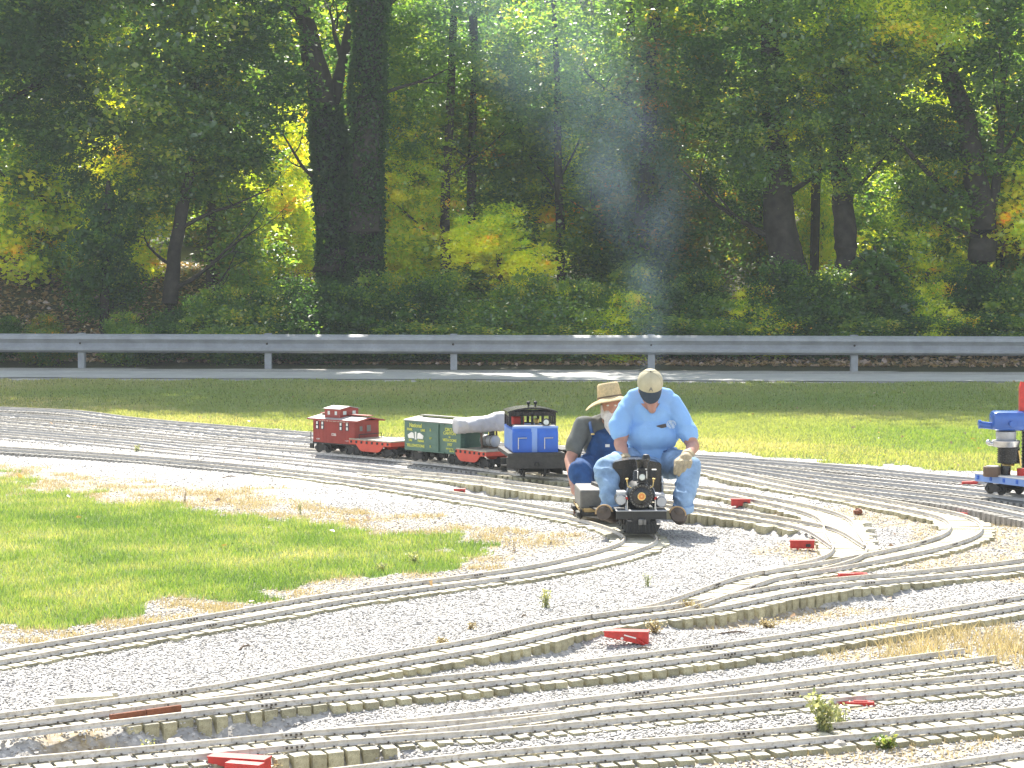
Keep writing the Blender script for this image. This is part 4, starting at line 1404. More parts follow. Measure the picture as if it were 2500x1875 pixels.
# ------------------------------------------------------------------ thin haze over the whole scene, added to lift its shaded tones
hm = bpy.data.materials.new('added_thin_haze')
hm.use_nodes = True
hn = hm.node_tree
hn.nodes.remove(hn.nodes['Principled BSDF'])
pv = hn.nodes.new('ShaderNodeVolumePrincipled')
pv.inputs['Color'].default_value = (0.80, 0.88, 0.97, 1)
pv.inputs['Density'].default_value = HAZE
pv.inputs['Anisotropy'].default_value = 0.3
hn.links.new(pv.outputs[0], hn.nodes['Material Output'].inputs['Volume'])
mb = MB()
mb.box((0, 45, 12), (200, 110, 36))
tag(mb.build('haze', hm), kind='stuff')
# ------------------------------------------------------------------ lettering
def text(s, size, m, parent, loc, rot, name='lettering', align='CENTER', squash=1.0, ext=0.0012, offset=0.0):
    cu = bpy.data.curves.new(name, 'FONT')
    cu.body = s
    cu.size = size
    cu.align_x = align
    cu.extrude = ext
    cu.offset = offset
    tmp = bpy.data.objects.new(name, cu)
    COL.objects.link(tmp)
    dg = bpy.context.evaluated_depsgraph_get()
    me = bpy.data.meshes.new_from_object(tmp.evaluated_get(dg))
    bpy.data.objects.remove(tmp)
    me.materials.clear()
    me.materials.append(m)
    o = link(name, me, parent, loc)
    o.rotation_euler = rot
    o.scale = (squash, 1, 1)
    return o


# ------------------------------------------------------------------ rolling stock
# local frame of every vehicle: +X = direction of travel, Z from rail head; built at real model size
def wheel(parent, x, y, r, m=None, spokes=False):
    mb = MB()
    s = 1 if y > 0 else -1
    mb.lathe([(0.004, -0.008), (r * 0.3, -0.010), (r * 0.35, -0.004), (r * 0.8, -0.004), (r * 0.85, -0.009), (r, -0.009), (r, 0.006), (r * 1.12, 0.007), (r * 1.12, 0.010), (0.004, 0.010)], (x, y, r), 'Y', 20)
    return mb.build('wheel', m or M['truck'], parent, smooth=True)


def truck(parent, x, r=0.042, wb=0.13, wy=0.09):
    e = MB()
    for s in (-1, 1):
        y = s * (wy + 0.028)
        # arch-bar side frame
        e.prism([(x - wb / 2 - .03, r + .012), (x - wb / 2 - .03, r - .012), (x - .03, r - .022), (x + .03, r - .022), (x + wb / 2 + .03, r - .012), (x + wb / 2 + .03, r + .012), (x + .035, r + .038), (x - .035, r + .038)], 'Y', y - .007, y + .007)
        for q in (-1, 1):
            e.box((x + q * wb / 2, y + s * .004, r), (.032, .024, .03), bev=.003)
    e.box((x, 0, r + .02), (.05, 2 * wy + .05, .03))
    o = e.build('bogie_frame', M['truck'], parent)
    for q in (-1, 1):
        a = MB()
        a.tube((x + q * wb / 2, -wy - .02, r), (x + q * wb / 2, wy + .02, r), .008)
        a.build('axle', M['truck'], o)
        for s in (-1, 1): wheel(o, x + q * wb / 2, s * wy, r)
    return o


def coupler(parent, x, z=0.085):
    s = 1 if x > 0 else -1
    mb = MB()
    mb.box((x + s * .02, 0, z), (.05, .022, .022), bev=.003)
    mb.box((x + s * .052, -.008, z), (.03, .035, .03), bev=.006)
    mb.box((x + s * .062, .018, z), (.02, .014, .026), bev=.004)
    return mb.build('coupler', M['black'], parent)


def place(px, py, dpx=8, track=None, D=None):
    """vehicle origin over the given photo pixel of its rail-level centre"""
    return gp(px, py, RAIL_TOP)


def heading(key, p):
    L = LINES[key]
    i = min(range(len(L)), key=lambda k: (L[k].x - p.x) ** 2 + (L[k].y - p.y) ** 2)
    a, b = L[max(0, i - 3)], L[min(len(L) - 1, i + 3)]
    d = b - a
    if d.y > 0: d = -d
    return math.atan2(d.y, d.x), L[i]


TRAIN = 'vehicles of the train standing in the yard'


def on_track(key, px, py):
    p = gp(px, py, RAIL_TOP)
    a, q = heading(key, p)
    return Vector((q.x, q.y, RAIL_TOP + .0055)), a


def caboose():
    loc, a = on_track('T3a', 856, 1105)
    L, W, H0, H1 = 0.66, 0.31, 0.10, 0.325
    t = empty('caboose', loc, a, 'dull red caboose with a cupola on its pale roof and white lettering', 'caboose', TRAIN)
    b = MB()
    b.box((0, 0, (H0 + H1) / 2), (L * .9, W, H1 - H0), bev=.003)
    body = b.build('body', M['caboose'], t)
    for s in (-1, 1):
        for i in range(14):       # vertical boarding beads
            x = -L * .43 + i * L * .86 / 13
            if i in (2, 4, 9, 11): continue
    bb = MB()
    for s in (-1, 1):
        for i in range(29):
            bb.box((-L * .44 + i * L * .88 / 28, s * (W / 2 + .0008), (H0 + H1) / 2 - .01), (.0022, .003, H1 - H0 - .03))
    o = bb.build('siding_beads', M['caboose'], body)
    o['kind'] = 'stuff'
    MB().prism([(-W / 2 - .022, H1 - .004), (-W / 2 - .022, H1 + .004), (0, H1 + .036), (W / 2 + .022, H1 + .004), (W / 2 + .022, H1 - .004), (0, H1 + .028)], 'X', -L * .53, L * .53).build('roof', M['roof'], t)
    ed = MB()
    for s in (-1, 1):
        ed.prism([(-W / 2 - .025, H1 - .010), (-W / 2 - .025, H1 + .002), (0, H1 + .033), (W / 2 + .025, H1 + .002), (W / 2 + .025, H1 - .010), (0, H1 + .020)], 'X', s * L * .531, s * (L * .531 + .006))
        ed.box((0, s * (W / 2 + .0245), H1 - .004), (L * 1.06, .005, .012))
    ed.build('roof_edge', M['caboose'], t)
    c = MB()
    cx, cl, cw = -.06, .22, .235
    c.prism([(-cw / 2, H1 + .01), (cw / 2, H1 + .01), (cw / 2, H1 + .098), (0, H1 + .118), (-cw / 2, H1 + .098)], 'X', cx - cl / 2, cx + cl / 2)
    cup = c.build('cupola', M['caboose'], t)
    MB().prism([(-cw / 2 - .012, H1 + .097), (-cw / 2 - .012, H1 + .102), (0, H1 + .125), (cw / 2 + .012, H1 + .102), (cw / 2 + .012, H1 + .097), (0, H1 + .119)], 'X', cx - cl / 2 - .012, cx + cl / 2 + .012).build('cupola_roof', M['roof'], cup)
    for yy in (-.06, .06):
        w = MB().box((cx + cl / 2 + .001, yy, H1 + .062), (.003, .04, .035)).build('cupola_window', M['lens'], cup)
    MB().box((cx - .05, -cw / 2 - .001, H1 + .06), (.03, .003, .035)).build('cupola_window', M['lens'], cup)
    MB().box((cx + .05, -cw / 2 - .001, H1 + .06), (.03, .003, .035)).build('cupola_window', M['lens'], cup)
    for x0, x1 in ((-L * .5, cx - cl / 2 - .005), (cx + cl / 2 + .005, L * .53)):
        MB().box(((x0 + x1) / 2, 0, H1 + .046), (x1 - x0, .07, .008)).build('running_board', M['caboose'], t)
    for s in (-1, 1):
        for x in (-.235, -.16, .10, .19):
            w = MB().box((x, s * (W / 2 + .001), .265), (.040, .004, .075)).build('window', M['visor'], t)
            MB().box((x, s * (W / 2 + .003), .286), (.022, .003, .026)).build('pane', M['white'], w)
            MB().box((x, s * (W / 2 + .003), .247), (.022, .003, .028)).build('pane', M['white'], w)
        sg = 0 if s < 0 else R(180)
        text('WINDING RAPIDS RAILROAD', .036, M['white'], t, (-s * -.01, s * (W / 2 + .002), .308), (R(90), 0, sg), squash=.92, offset=.0006)
        text('1236', .034, M['white'], t, (0, s * (W / 2 + .002), .172), (R(90), 0, sg), offset=.0006)
        text('CAPY', .02, M['white'], t, (-.22, s * (W / 2 + .002), .125), (R(90), 0, sg))
        text('1  LT WT', .02, M['white'], t, (.2, s * (W / 2 + .002), .125), (R(90), 0, sg))
    e = MB().box((L * .45 + .001, .02, .235), (.004, .075, .11)).build('end_door', M['caboose'], t)
    MB().box((L * .45 + .004, .02, .25), (.003, .05, .06)).build('pane', M['seatbox'], e)
    e = MB().box((L * .45 + .001, -.08, .25), (.004, .055, .07)).build('window', M['caboose'], t)
    MB().box((L * .45 + .004, -.08, .25), (.003, .035, .045)).build('pane', M['seatbox'], e)
    u = MB()
    u.box((0, 0, .095), (L * 1.02, W * .8, .022))
    for s in (-1, 1):
        for q in (-1, 1):
            u.box((s * L * .5, q * W * .45, .06), (.04, .02, .05))
            u.tube((s * L * .52, q * W * .46, .10), (s * L * .52, q * W * .46, .2), .004, n=6)
        u.tube((s * L * .52, -W * .46, .2), (s * L * .52, W * .46, .2), .004, n=6)
    u.build('platform', M['black'], t)
    for x in (-.21, .21): truck(t, x)
    coupler(t, L * .53)
    coupler(t, -L * .53)


def flatcar(key, px, py, L, label, load=None):
    loc, a = on_track(key, px, py)
    W = .31
    t = empty('flatcar', loc, a, label, 'flatcar', TRAIN)
    for s in (-1, 1):
        y = s * W / 2
        MB().prism([(-L / 2, .148), (-L / 2, .112), (-L * .33, .108), (-L * .24, .06), (-L * .18, .048), (L * .18, .048), (L * .24, .06), (L * .33, .108), (L / 2, .112), (L / 2, .148)], 'Y', y - .006, y + .006).build('side_sill', M['redcar'], t)
        for i in range(8):
            x = -L * .44 + i * L * .88 / 7
            MB().box((x, y + s * .009, .132), (.022, .008, .022), bev=.002).build('stake_pocket', M['truck'], t)
    MB().box((-L / 2 + .006, 0, .13), (.012, W - .014, .036)).build('end_sill', M['redcar'], t)
    MB().box((L / 2 - .006, 0, .13), (.012, W - .014, .036)).build('end_sill', M['redcar'], t)
    n = 14
    for i in range(n):
        x = -L / 2 + (i + .5) * L / n
        MB().box((x, 0, .1555 + rng.uniform(-.001, .001)), (L / n - .003, W + .01, .012), bev=.001).build('plank', M['deck'], t)
    for x in (-L * .36, L * .36): truck(t, x, wb=.12)
    coupler(t, L / 2)
    coupler(t, -L / 2)
    return t


def boxcar():
    loc, a = on_track('T3a', 1088, 1131)
    L, W, H0, H1 = 0.80, 0.33, 0.10, 0.375
    t = empty('boxcar', loc, a, 'dark green boxcar with yellow lettering and a white emblem, pale roof', 'boxcar', TRAIN)
    MB().box((0, 0, (H0 + H1) / 2), (L, W, H1 - H0), bev=.003).build('body', M['green'], t)
    MB().prism([(-W / 2 - .010, H1 - .004), (-W / 2 - .010, H1 + .004), (0, H1 + .03), (W / 2 + .010, H1 + .004), (W / 2 + .010, H1 - .004)], 'X', -L * .505, L * .505).build('roof', M['roof'], t)
    MB().box((.04, 0, H1 + .042), (L * .93, .07, .008)).build('running_board', M['seatbox'], t)
    for s in (-1, 1):
        y = s * W / 2
        d = MB()
        d.box((.02, y + s * .005, .235), (.17, .008, .25), bev=.002)
        d.box((.10, y + s * .010, .235), (.008, .006, .25))
        d.box((.02, y + s * .010, .30), (.15, .004, .006))
        d.box((.02, y + s * .010, .17), (.15, .004, .006))
        dr = d.build('door', M['green'], t)
        MB().box((.02, y + s * .012, .364), (.34, .008, .010)).build('door_rail', M['green'], t)
        MB().box((.02, y + s * .012, .106), (.34, .008, .010)).build('door_rail', M['green'], t)
        sg = 0 if s < 0 else R(180)
        yy = y + s * .002

        def tx(st, sz, x, z, m='yellow', q=1.0):
            text(st, sz, M[m], t, (x * -s, yy, z), (R(90), 0, sg), squash=q, offset=.0008)
        tx('National', .052, -.235, .315)
        tx('PARK', .032, -.32, .282)
        tx('LINE', .03, -.13, .282)
        tx('Old', .03, -.31, .184)
        tx('Faithful', .03, -.16, .184)
        tx('YELLOWSTONE', .036, -.235, .135, q=1.0)
        tx('CIRCLE', .040, .25, .305)
        tx('CANYON', .040, .25, .272)
        tx('to', .026, .25, .245)
        tx('VISTA DOME', .034, .25, .212)
        tx('1957', .036, .25, .172)
        tx('EW 72 LT 46', .018, .25, .14)
        tx('NEW 8', .022, .28, .118)
        for k, st in enumerate(('B', 'W', 'R')): 
            text(st, .034, M['yellow'], dr, (-s * -.01, y + s * .0125, .29 - k * .075), (R(90), 0, sg))
        for w in (-1, 1):    # white winged emblem
            MB().prism([(-.235 * 1 + w * .02, .212), (-.235 + w * .105, .212), (-.235 + w * .115, .242), (-.235 + w * .06, .268), (-.235 + w * .03, .262)], 'Y', min(yy, yy + s * .001), max(yy, yy + s * .001)).build('emblem_wing', M['white'], t)
        MB().box((-.235, yy, .238), (.022, .002, .07)).build('emblem_bar', M['white'], t)
    for s in (-1, 1):
        lad = MB()
        for q in (.0, .05):
            lad.box((s * (L / 2 + .008), -.13 + q, .24), (.005, .005, .26))
        for i in range(6): lad.box((s * (L / 2 + .009), -.105, .13 + i * .042), (.004, .055, .005))
        lad.build('ladder', M['green'], t)
        for i in range(9):
            MB().box((s * (L / 2 + .002), 0, .125 + i * .029), (.006, W - .03, .008), bev=.001).build('end_rib', M['green'], t)
    br = MB()
    br.lathe([(.004, 0), (.028, 0), (.028, .004), (.004, .004)], (L / 2 + .02, .07, .30), 'X', 16)
    br.tube((L / 2, .07, .30), (L / 2 + .02, .07, .30), .004, n=6)
    br.build('brake_wheel', M['seatbox'], t)
    u = MB()
    u.box((0, 0, .088), (L * .98, .06, .022))
    u.tube((.06, -.11, .072), (.14, -.11, .072), .022)
    u.box((-.05, -.1, .07), (.06, .05, .03))
    u.tube((.13, -.15, .09), (.19, -.165, .04), .004, n=6)
    u.build('underframe', M['truck'], t)
    for x in (-.26, .26): truck(t, x)
    coupler(t, L / 2)
    coupler(t, -L / 2)


caboose()
flatcar('T3a', 935, 1114, .60, 'red flatcar with a fish-belly side and bare pale deck coupled between caboose and boxcar')
boxcar()
fc = flatcar('T3a', 1168, 1141, .56, 'red flatcar with a fish-belly side carrying the tank and covered load')

# covered load and small tank standing on the second flatcar
loc, a = on_track('T3a', 1168, 1141)
tk = empty('tank', pt(1196, 1116, loc.y), a, 'small pale cylindrical tank with a black flared stack on the flatcar deck', 'tank')
kz = (loc.z + .163) - tk.location.z
tb = MB()
tb.lathe([(.004, -.10), (.035, -.098), (.05, -.09), (.052, -.08), (.052, .08), (.05, .09), (.035, .098), (.004, .10)], (0, 0, kz + .066), 'X', 24)
tb.build('shell', M['disc'], tk, smooth=True)
for x in (-.06, .06): MB().box((x, 0, kz + .011), (.02, .09, .022)).build('saddle', M['wood_dark'], tk)
for x in (-.07, .0, .07): MB().lathe([(.0525, -.004), (.055, -.004), (.055, .004), (.0525, .004)], (x, 0, kz + .066), 'X', 24).build('band', M['seatbox'], tk)
MB().lathe([(.026, .0), (.026, .045), (.03, .055), (.062, .06), (.066, .066), (.03, .07), (.004, .07)], (.03, 0, kz + .112), 'Z', 20).build('stack', M['black'], tk, smooth=True)


def tarp():
    """bundled tarpaulin hull over a long load, sagging between ridge points"""
    D = 20.5
    A, B = (1108, 1040), (1240, 1030)
    n, k = 90, 36
    pa, pb = pt(A[0], A[1], 20.0), pt(B[0], B[1], 20.1)
    ax = (pb - pa)
    L = ax.length
    ax.normalize()
    side = Vector((ax.y, -ax.x, 0)).normalized()
    up = Vector((0, 0, 1))
    vs, fs = [], []
    for i in range(n + 1):
        t = i / n
        hgt = .058 + .008 * math.sin(t * 3.1) + .040 * smooth01((t - .55) / .45)
        low = .072 + .004 * t
        wid = .13 + .03 * math.sin(t * 7)
        pinch = 1 - .9 * max(0, (0.03 - t) / .03) ** 2
        for j in range(k):
            an = 2 * math.pi * j / k
            y, z = math.copysign(abs(math.cos(an)) ** .6, math.cos(an)) * wid, math.copysign(abs(math.sin(an)) ** .8, math.sin(an))
            z = z * (hgt if z > 0 else low)
            f = .90 + .28 * float(vnoise(np.array(t * 9 + an * .8), np.array(math.sin(an) * 1.5 + 4 + t * 3), 1.0, 61)) * (.6 + .4 * math.sin(an)) + .08 * float(vnoise(np.array(t * 30 + an * 2), np.array(an), 1.0, 62))
            p = pa + ax * (L * t) + side * (y * f * pinch) + up * (z * f * pinch - .008 * math.exp(-((t - .35) / .16) ** 2) * (z > 0))
            vs.append(p)
    for i in range(n):
        for j in range(k):
            fs.append((i * k + j, i * k + (j + 1) % k, (i + 1) * k + (j + 1) % k, (i + 1) * k + j))
    fs += [tuple(range(k))[::-1], tuple(range(n * k, (n + 1) * k))]
    o = pa.copy()
    mb = MB()
    mb.add([v - o for v in vs], fs)
    root = empty('tarpaulin_cover', o, 0, 'wrinkled grey tarpaulin bundled over a long load between green boxcar and blue engine', 'tarpaulin')
    mb.build('tarpaulin', M['tarp'], root, smooth=50)
    # the two posts and beam that carry it
    c = MB()
    for t in (.50, .78):
        q = pa + ax * (L * t) - o
        c.tube((q.x, q.y, q.z), (q.x + .01, q.y, loc.z + .16 - o.z), .009)
    c.build('support', M['wood_dark'], root)
    r = MB()
    q = pa + ax * (L * .26) - o
    r.path([(q.x + .12, q.y - .1, q.z - .05), (q.x + .05, q.y - .11, q.z - .14), (q.x - .03, q.y - .1, q.z - .25)], .005, 6)
    if False: r.build('tie_rope', M['disc'], root)


tarp()


def blue_engine():
    p = gp(1296, 1162, RAIL_TOP)
    a, q = heading('T3a', p)
    loc = Vector((p.x, p.y + .12, RAIL_TOP + .0055))
    # box-cab seen nearly end on
    t = empty('blue_engine', loc, R(-83), 'bright blue model engine with black arched cab roof and round headlight', 'model engine', TRAIN)
    W, L = .385, .60
    f = L / 2
    MB().box((0, 0, .315), (L, W, .205), bev=.006).build('hood', M['blue'], t)
    MB().box((f + .001, .015 * 0 - .01, .315), (.004, .05, .205)).build('centre_post', M['blue2'], t)
    for s in (-1, 1):
        d = MB().box((f + .003, s * .112, .30), (.006, .165, .175), bev=.002).build('door', M['blue'], t)
        h = MB()
        h.tube((f + .018, s * .112 - .035, .335), (f + .018, s * .112 + .035, .335), .005, n=8)
        h.tube((f + .018, s * .112 - .035, .335), (f + .018, s * .112 - .035, .24), .004, n=8)
        for yy in (-.035, .035): h.tube((f, s * .112 + yy, .335), (f + .018, s * .112 + yy, .335), .004, n=6)
        h.build('handrail', M['steel'], d)
    MB().box((f - .002, 0, .424), (.012, W + .004, .018), bev=.002).build('hood_band', M['blue2'], t)
    for s in (-1, 1): MB().box((0, s * (W / 2 + .002), .315), (L * .92, .004, .17), bev=.001).build('side_panel', M['blue2'], t)
    # cab
    c = MB()
    cb, cf, cw = -.20, .10, .385
    z0, z1 = .42, .535
    for x in (cb, cf):
        for y in (-cw / 2, -.09, .0, .09, cw / 2):
            c.box((x, y, (z0 + z1) / 2), (.016, .022, z1 - z0))
        c.box((x, 0, z1 - .010), (.016, cw, .035))
        c.box((x, 0, z0 + .008), (.016, cw, .016))
    for s in (-1, 1):
        for x in (cb, -.05, cf): c.box((x, s * cw / 2, (z0 + z1) / 2), (.022, .016, z1 - z0))
        c.box(((cb + cf) / 2, s * cw / 2, z1 - .012), (cf - cb, .016, .03))
    c.build('cab', M['gloss'], t)
    rp = []
    for i in range(13):
        y = -.215 + i * .43 / 12
        rp.append((y, z1 + .012 + .035 * (1 - (y / .215) ** 2)))
    MB().prism(rp + [(y, z - .014) for y, z in rp[::-1]], 'X', cb - .03, cf + .03).build('cab_roof', M['gloss'], t)
    for y in (-.03, .03):
        hb = MB()
        hb.tube((cf - .02, y, z1 + .05), (cf - .02, y, z1 + .075), .008)
        hb.lathe([(.008, 0), (.018, .012), (.016, .022), (.006, .03)], (cf - .02, y, z1 + .07), 'Z', 12)
        hb.build('roof_horn', M['black'], t, smooth=True)
    MB().box((-.03, -.11, .46), (.12, .10, .08), bev=.01).build('seat', M['red'], t)
    MB().box((-.16, -.16, .47), (.05, .05, .09), bev=.006).build('side_curtain', M['red'], t)
    MB().box((-.08, .06, .45), (.05, .04, .05), bev=.01).build('control_stand', M['brass'], t)
    MB().box((f - .08, 0, .432), (.13, W * .92, .012), bev=.004).build('hood_top', M['roof'], t)
    hl = MB()
    hl.lathe([(.004, -.03), (.03, -.028), (.034, .0), (.034, .012), (.028, .012)], (f - .03, .095, .465), 'X', 20)
    h = hl.build('headlight', M['black'], t, smooth=True)
    MB().lathe([(.001, .013), (.02, .0135), (.027, .010)], (f - .03, .095, .465), 'X', 20).build('headlight_lens', M['lens'], h, smooth=True)
    # chassis
    ch = MB()
    ch.box((0, 0, .195), (L + .16, W + .10, .035), bev=.004)
    ch.box((f + .07, 0, .13), (.03, W + .12, .10), bev=.004)
    ch.box((0, 0, .13), (L, .16, .09))
    ch.build('chassis', M['truck'], t)
    for s in (-1, 1):
        st = MB()
        st.box((f + .04, s * .27, .06), (.08, .05, .008))
        st.box((f + .04, s * .27, .11), (.08, .05, .008))
        st.box((f + .0, s * .27, .11), (.008, .05, .12))
        st.build('step', M['truck'], t)
    for x in (-.16, .16): truck(t, x, r=.045)
    coupler(t, f + .07, .12)


blue_engine()
ld = MB()
e = empty('step_frame', gp(1358, 1162, .04), R(-60), 'black low step frame with dull plates beside the blue engine', 'step frame')
mb = MB()
for s in (-1, 1): mb.box((0, s * .09, .14), (.5, .012, .20), bev=.002)
mb.build('side_plate', M['truck'], e)
MB().box((0, 0, .245), (.52, .2, .012), bev=.002).build('deck_plate', M['truck'], e)


def right_engine():
    loc, a = on_track('U4', 2470, 1211)
    t = empty('engine_flatcar', loc, a, 'pale blue flatcar with dark wheels at the right edge of the yard', 'flatcar')
    L, W = 1.3, .36
    MB().box((.35, 0, .125), (L, W, .055), bev=.004).build('frame', M['blue2'], t)
    MB().box((.35, 0, .157), (L + .01, W + .01, .010), bev=.003).build('deck', M['white'], t)
    for i in range(9): MB().box((-.26 + i * .15, -W / 2 - .003, .128), (.02, .008, .03)).build('stake_pocket', M['blue'], t)
    for x in (-.15, .8): truck(t, x, wb=.13)
    coupler(t, -.3)
    # the model engine on top; local frame: x right, y away
    D = loc.y - .02
    b = pt(2455, 1164, D)
    e = empty('upright_engine', b, 0, 'upright model engine with blue head, silver flange and black ribbed block on the blue flatcar', 'model engine')
    s = FPX / D

    def P(px, py): return ((px - 2455) / s, (1164 - py) / s)

    def cyl(name, m, px, y0, y1, w0, w1=None, depth=0, ribs=0):
        x, z0 = P(px, y1)
        _, z1 = P(px, y0)
        r0 = w0 / 2 / s
        r1 = (w1 or w0) / 2 / s
        prof = [(.002, z0), (r0 * .97, z0), (r0, z0 + .003)]
        if ribs:
            for i in range(ribs):
                za = z0 + (z1 - z0) * (i + .2) / ribs
                zb = z0 + (z1 - z0) * (i + .6) / ribs
                prof += [(r0 * .93, za), (r0, za + .001), (r0, zb), (r0 * .93, zb + .001)]
        prof += [(r1, z1 - .003), (r1 * .97, z1), (.002, z1)]
        return MB().lathe(prof, (x, depth, 0), 'Z', 26).build(name, m, e, smooth=True)
    cyl('drum', M['wood_dark'], 2421, 1139, 1163, 42)
    cyl('drum_lid', M['roof'], 2424, 1137, 1140, 34)
    cyl('pedestal', M['gloss'], 2455, 1133, 1164, 25)
    cyl('collar', M['brass'], 2460, 1128, 1136, 34, 30)
    cyl('block', M['gloss'], 2462, 1090, 1130, 56, 50, ribs=8)
    cyl('flange', M['steel'], 2455, 1074, 1090, 62, 70)
    MB().ell((P(2412, 1079)[0], 0, P(2412, 1079)[1]), (.022, .022, .02)).build('flange_knob', M['steel'], e, smooth=True)
    MB().tube((P(2412, 1082)[0], 0, P(2412, 1082)[1]), (P(2440, 1084)[0], 0, P(2440, 1084)[1]), .018).build('flange_arm', M['steel'], e, smooth=True)
    cyl('neck', M['disc'], 2455, 1052, 1074, 48, 50)
    h = MB()
    x, z = P(2458, 1026)
    h.box((x, 0, z), (80 / s, .2, 48 / s), bev=.035)
    h.build('head', M['engblue'], e, smooth=True)
    MB().tube((P(2392, 1036)[0], 0, P(2392, 1036)[1]), (P(2430, 1040)[0], 0, P(2430, 1040)[1]), .028).build('intake_pipe', M['engblue'], e, smooth=True)
    MB().lathe([(.004, -.012), (.034, -.01), (.034, .01), (.004, .012)], (P(2390, 1035)[0], 0, P(2390, 1035)[1]), 'X', 18).build('intake_flange', M['engblue'], e, smooth=True)
    MB().tube((P(2462, 1032)[0], -.10, P(2462, 1032)[1]), (P(2462, 1032)[0], -.155, P(2462, 1032)[1]), .026).build('side_boss', M['engblue'], e, smooth=True)
    mb = MB()
    x2, z2 = P(2512, 1026)
    mb.box((x2, .03, z2), (70 / s, .2, 48 / s), bev=.03)
    mb.build('second_head', M['engblue'], e, smooth=True)
    cyl('second_block', M['gloss'], 2515, 1052, 1160, 40, 40, .03, 12)
    cyl('flywheel', M['red'], 2492, 1142, 1160, 26, 26, -.05)
    pz = P(2482, 1100)
    MB().tube((P(2482, 1098)[0], -.06, P(2482, 1098)[1]), (P(2488, 1135)[0], -.06, P(2488, 1135)[1]), .007).build('push_rod', M['brass'], e)
    MB().prism([P(2486, 1004), P(2499, 1004), P(2503, 960), P(2497, 932), P(2490, 930), P(2486, 945)], 'Y', -.02, .02).build('red_lever', M['red'], e)


right_engine()

# ------------------------------------------------------------------ red switch boxes along the tracks
SWG = 'red switch boxes and wedges beside the turnouts'


def red_box(px, py, ang, L, H, W, label, kind='box'):
    p = gp(px, py, .02)
    z = hz(p.x, p.y)
    t = empty('switch_box', (p.x, p.y, z), R(ang), label, 'switch box', SWG)
    if kind == 'wedge':
        h1 = H * .35
        MB().prism([(-L / 2, H - h1), (L / 2, 0.0), (L / 2, H), (-L / 2, H)], 'Y', -W / 2, W / 2).build('housing', M['red'], t)
        MB().box((0, 0, H + .003), (L + .006, W + .006, .006), bev=.001).build('lid', M['red'], t)
        MB().lathe([(.001, 0), (.007, 0), (.007, .004), (.001, .004)], (-.02, -W / 2 - .001, H * .55), 'Y', 12).build('number_disc', M['white'], t)
        MB().box((.02, -W / 2 - .003, H * .7), (.06, .005, .006), (0, R(14), 0)).build('latch_rod', M['white'], t)
        MB().path([(L / 2 - .05, -W / 2 - .005, H * .5), (L / 2 - .03, -W / 2 - .02, H * .35), (L / 2 - .02, -W / 2 - .01, H * .12)], .006, 8).build('handle', M['red'], t)
    elif kind == 'flat':
        MB().box((0, 0, H / 2), (L, W, H), bev=.003).build('bar', M['red'], t)
        MB().box((L * .2, 0, H + .002), (L * .3, W * .5, .004)).build('lid', M['red'], t)
    else:
        MB().box((0, 0, H * .55), (L, W, H * .7), bev=.003).build('housing', M['red'], t)
        MB().box((0, 0, H * .92), (L + .008, W + .008, .006), bev=.001).build('lid', M['red'], t)
        MB().prism([(-L * .25, .0), (-L * .18, .0), (-L * .1, H * .3), (-L * .22, H * .3)], 'Y', -W / 2, -W / 2 + .02).build('foot', M['red'], t)
        MB().box((L * .25, -W / 2 - .004, H * .5), (.03, .008, .02), bev=.002).build('latch', M['truck'], t)
    return t


red_box(1530, 1560, -8, .215, .065, .07, 'large wedge shaped red switch box with a white dot, in the gravel near the middle', 'wedge')
red_box(1958, 1336, -4, .155, .07, .06, 'red switch box with a small foot beside the white turnout boards')
red_box(1808, 1232, -3, .145, .07, .06, 'red switch box right of the driver, against the tan tie ends')
red_box(1877, 1256, -8, .10, .025, .03, 'thin low red plate lying just beyond the track right of the driver', 'flat')
red_box(2082, 1412, 2, .17, .045, .05, 'low red switch box between the two tracks at the right below the hairpin', 'flat')
red_box(2350, 1248, -6, .20, .06, .06, 'red switch box at the far right in front of the blue engine flatcar')
red_box(2372, 1186, -4, .16, .03, .04, 'small red box just left of the blue engine flatcar', 'flat')
red_box(2078, 1726, -3, .19, .018, .03, 'flat red bar lying in the gravel at the lower right', 'flat')
red_box(1122, 1196, -8, .09, .06, .05, 'rusty red block at the end of the tan tie row left of the riders')
t = red_box(585, 1872, -16, .22, .055, .07, 'bright red double switch box at the bottom left edge of the photo', 'wedge')
MB().box((.05, -.07, .03), (.14, .05, .05), (0, 0, R(-3)), bev=.003).build('second_housing', M['red'], t)
g = gp(352, 1733, RAIL_TOP)
g2 = gp(300, 1740, RAIL_TOP)
g3 = gp(400, 1726, RAIL_TOP)
dd = g3 - g2
t = empty('rusty_guard_plate', (g.x, g.y, RAIL_TOP - .03), math.atan2(dd.y, dd.x), 'rusty brown guard plate bolted along the rail at the lower left', 'guard plate')
for k in (-1, 1): MB().box((k * .082, -.012, .016), (.16, .016, .034), bev=.002).build('plate', M['rust'], t)
t = empty('guard_timber', gp(205, 1712, .02), math.atan2(dd.y, dd.x) - .35, 'long pale plank lying across the track ends at the lower left', 'plank')
MB().box((0, 0, .002), (.24, .045, .04), bev=.003).build('timber', M['tie'], t)
MB().box((.05, .07, .0), (.2, .04, .035), (0, 0, .05), bev=.003).build('timber', M['tie'], t)
t = empty('stacked_timbers', gp(800, 1858, -.03), R(-14), 'two dark stepped timbers standing proud of the gravel beside the bottom left red box', 'timbers')
MB().box((0, 0, .03), (.16, .05, .055), bev=.003).build('timber', M['tie'], t)
MB().box((-.01, -.09, .0), (.14, .05, .05), bev=.003).build('timber', M['tie'], t)
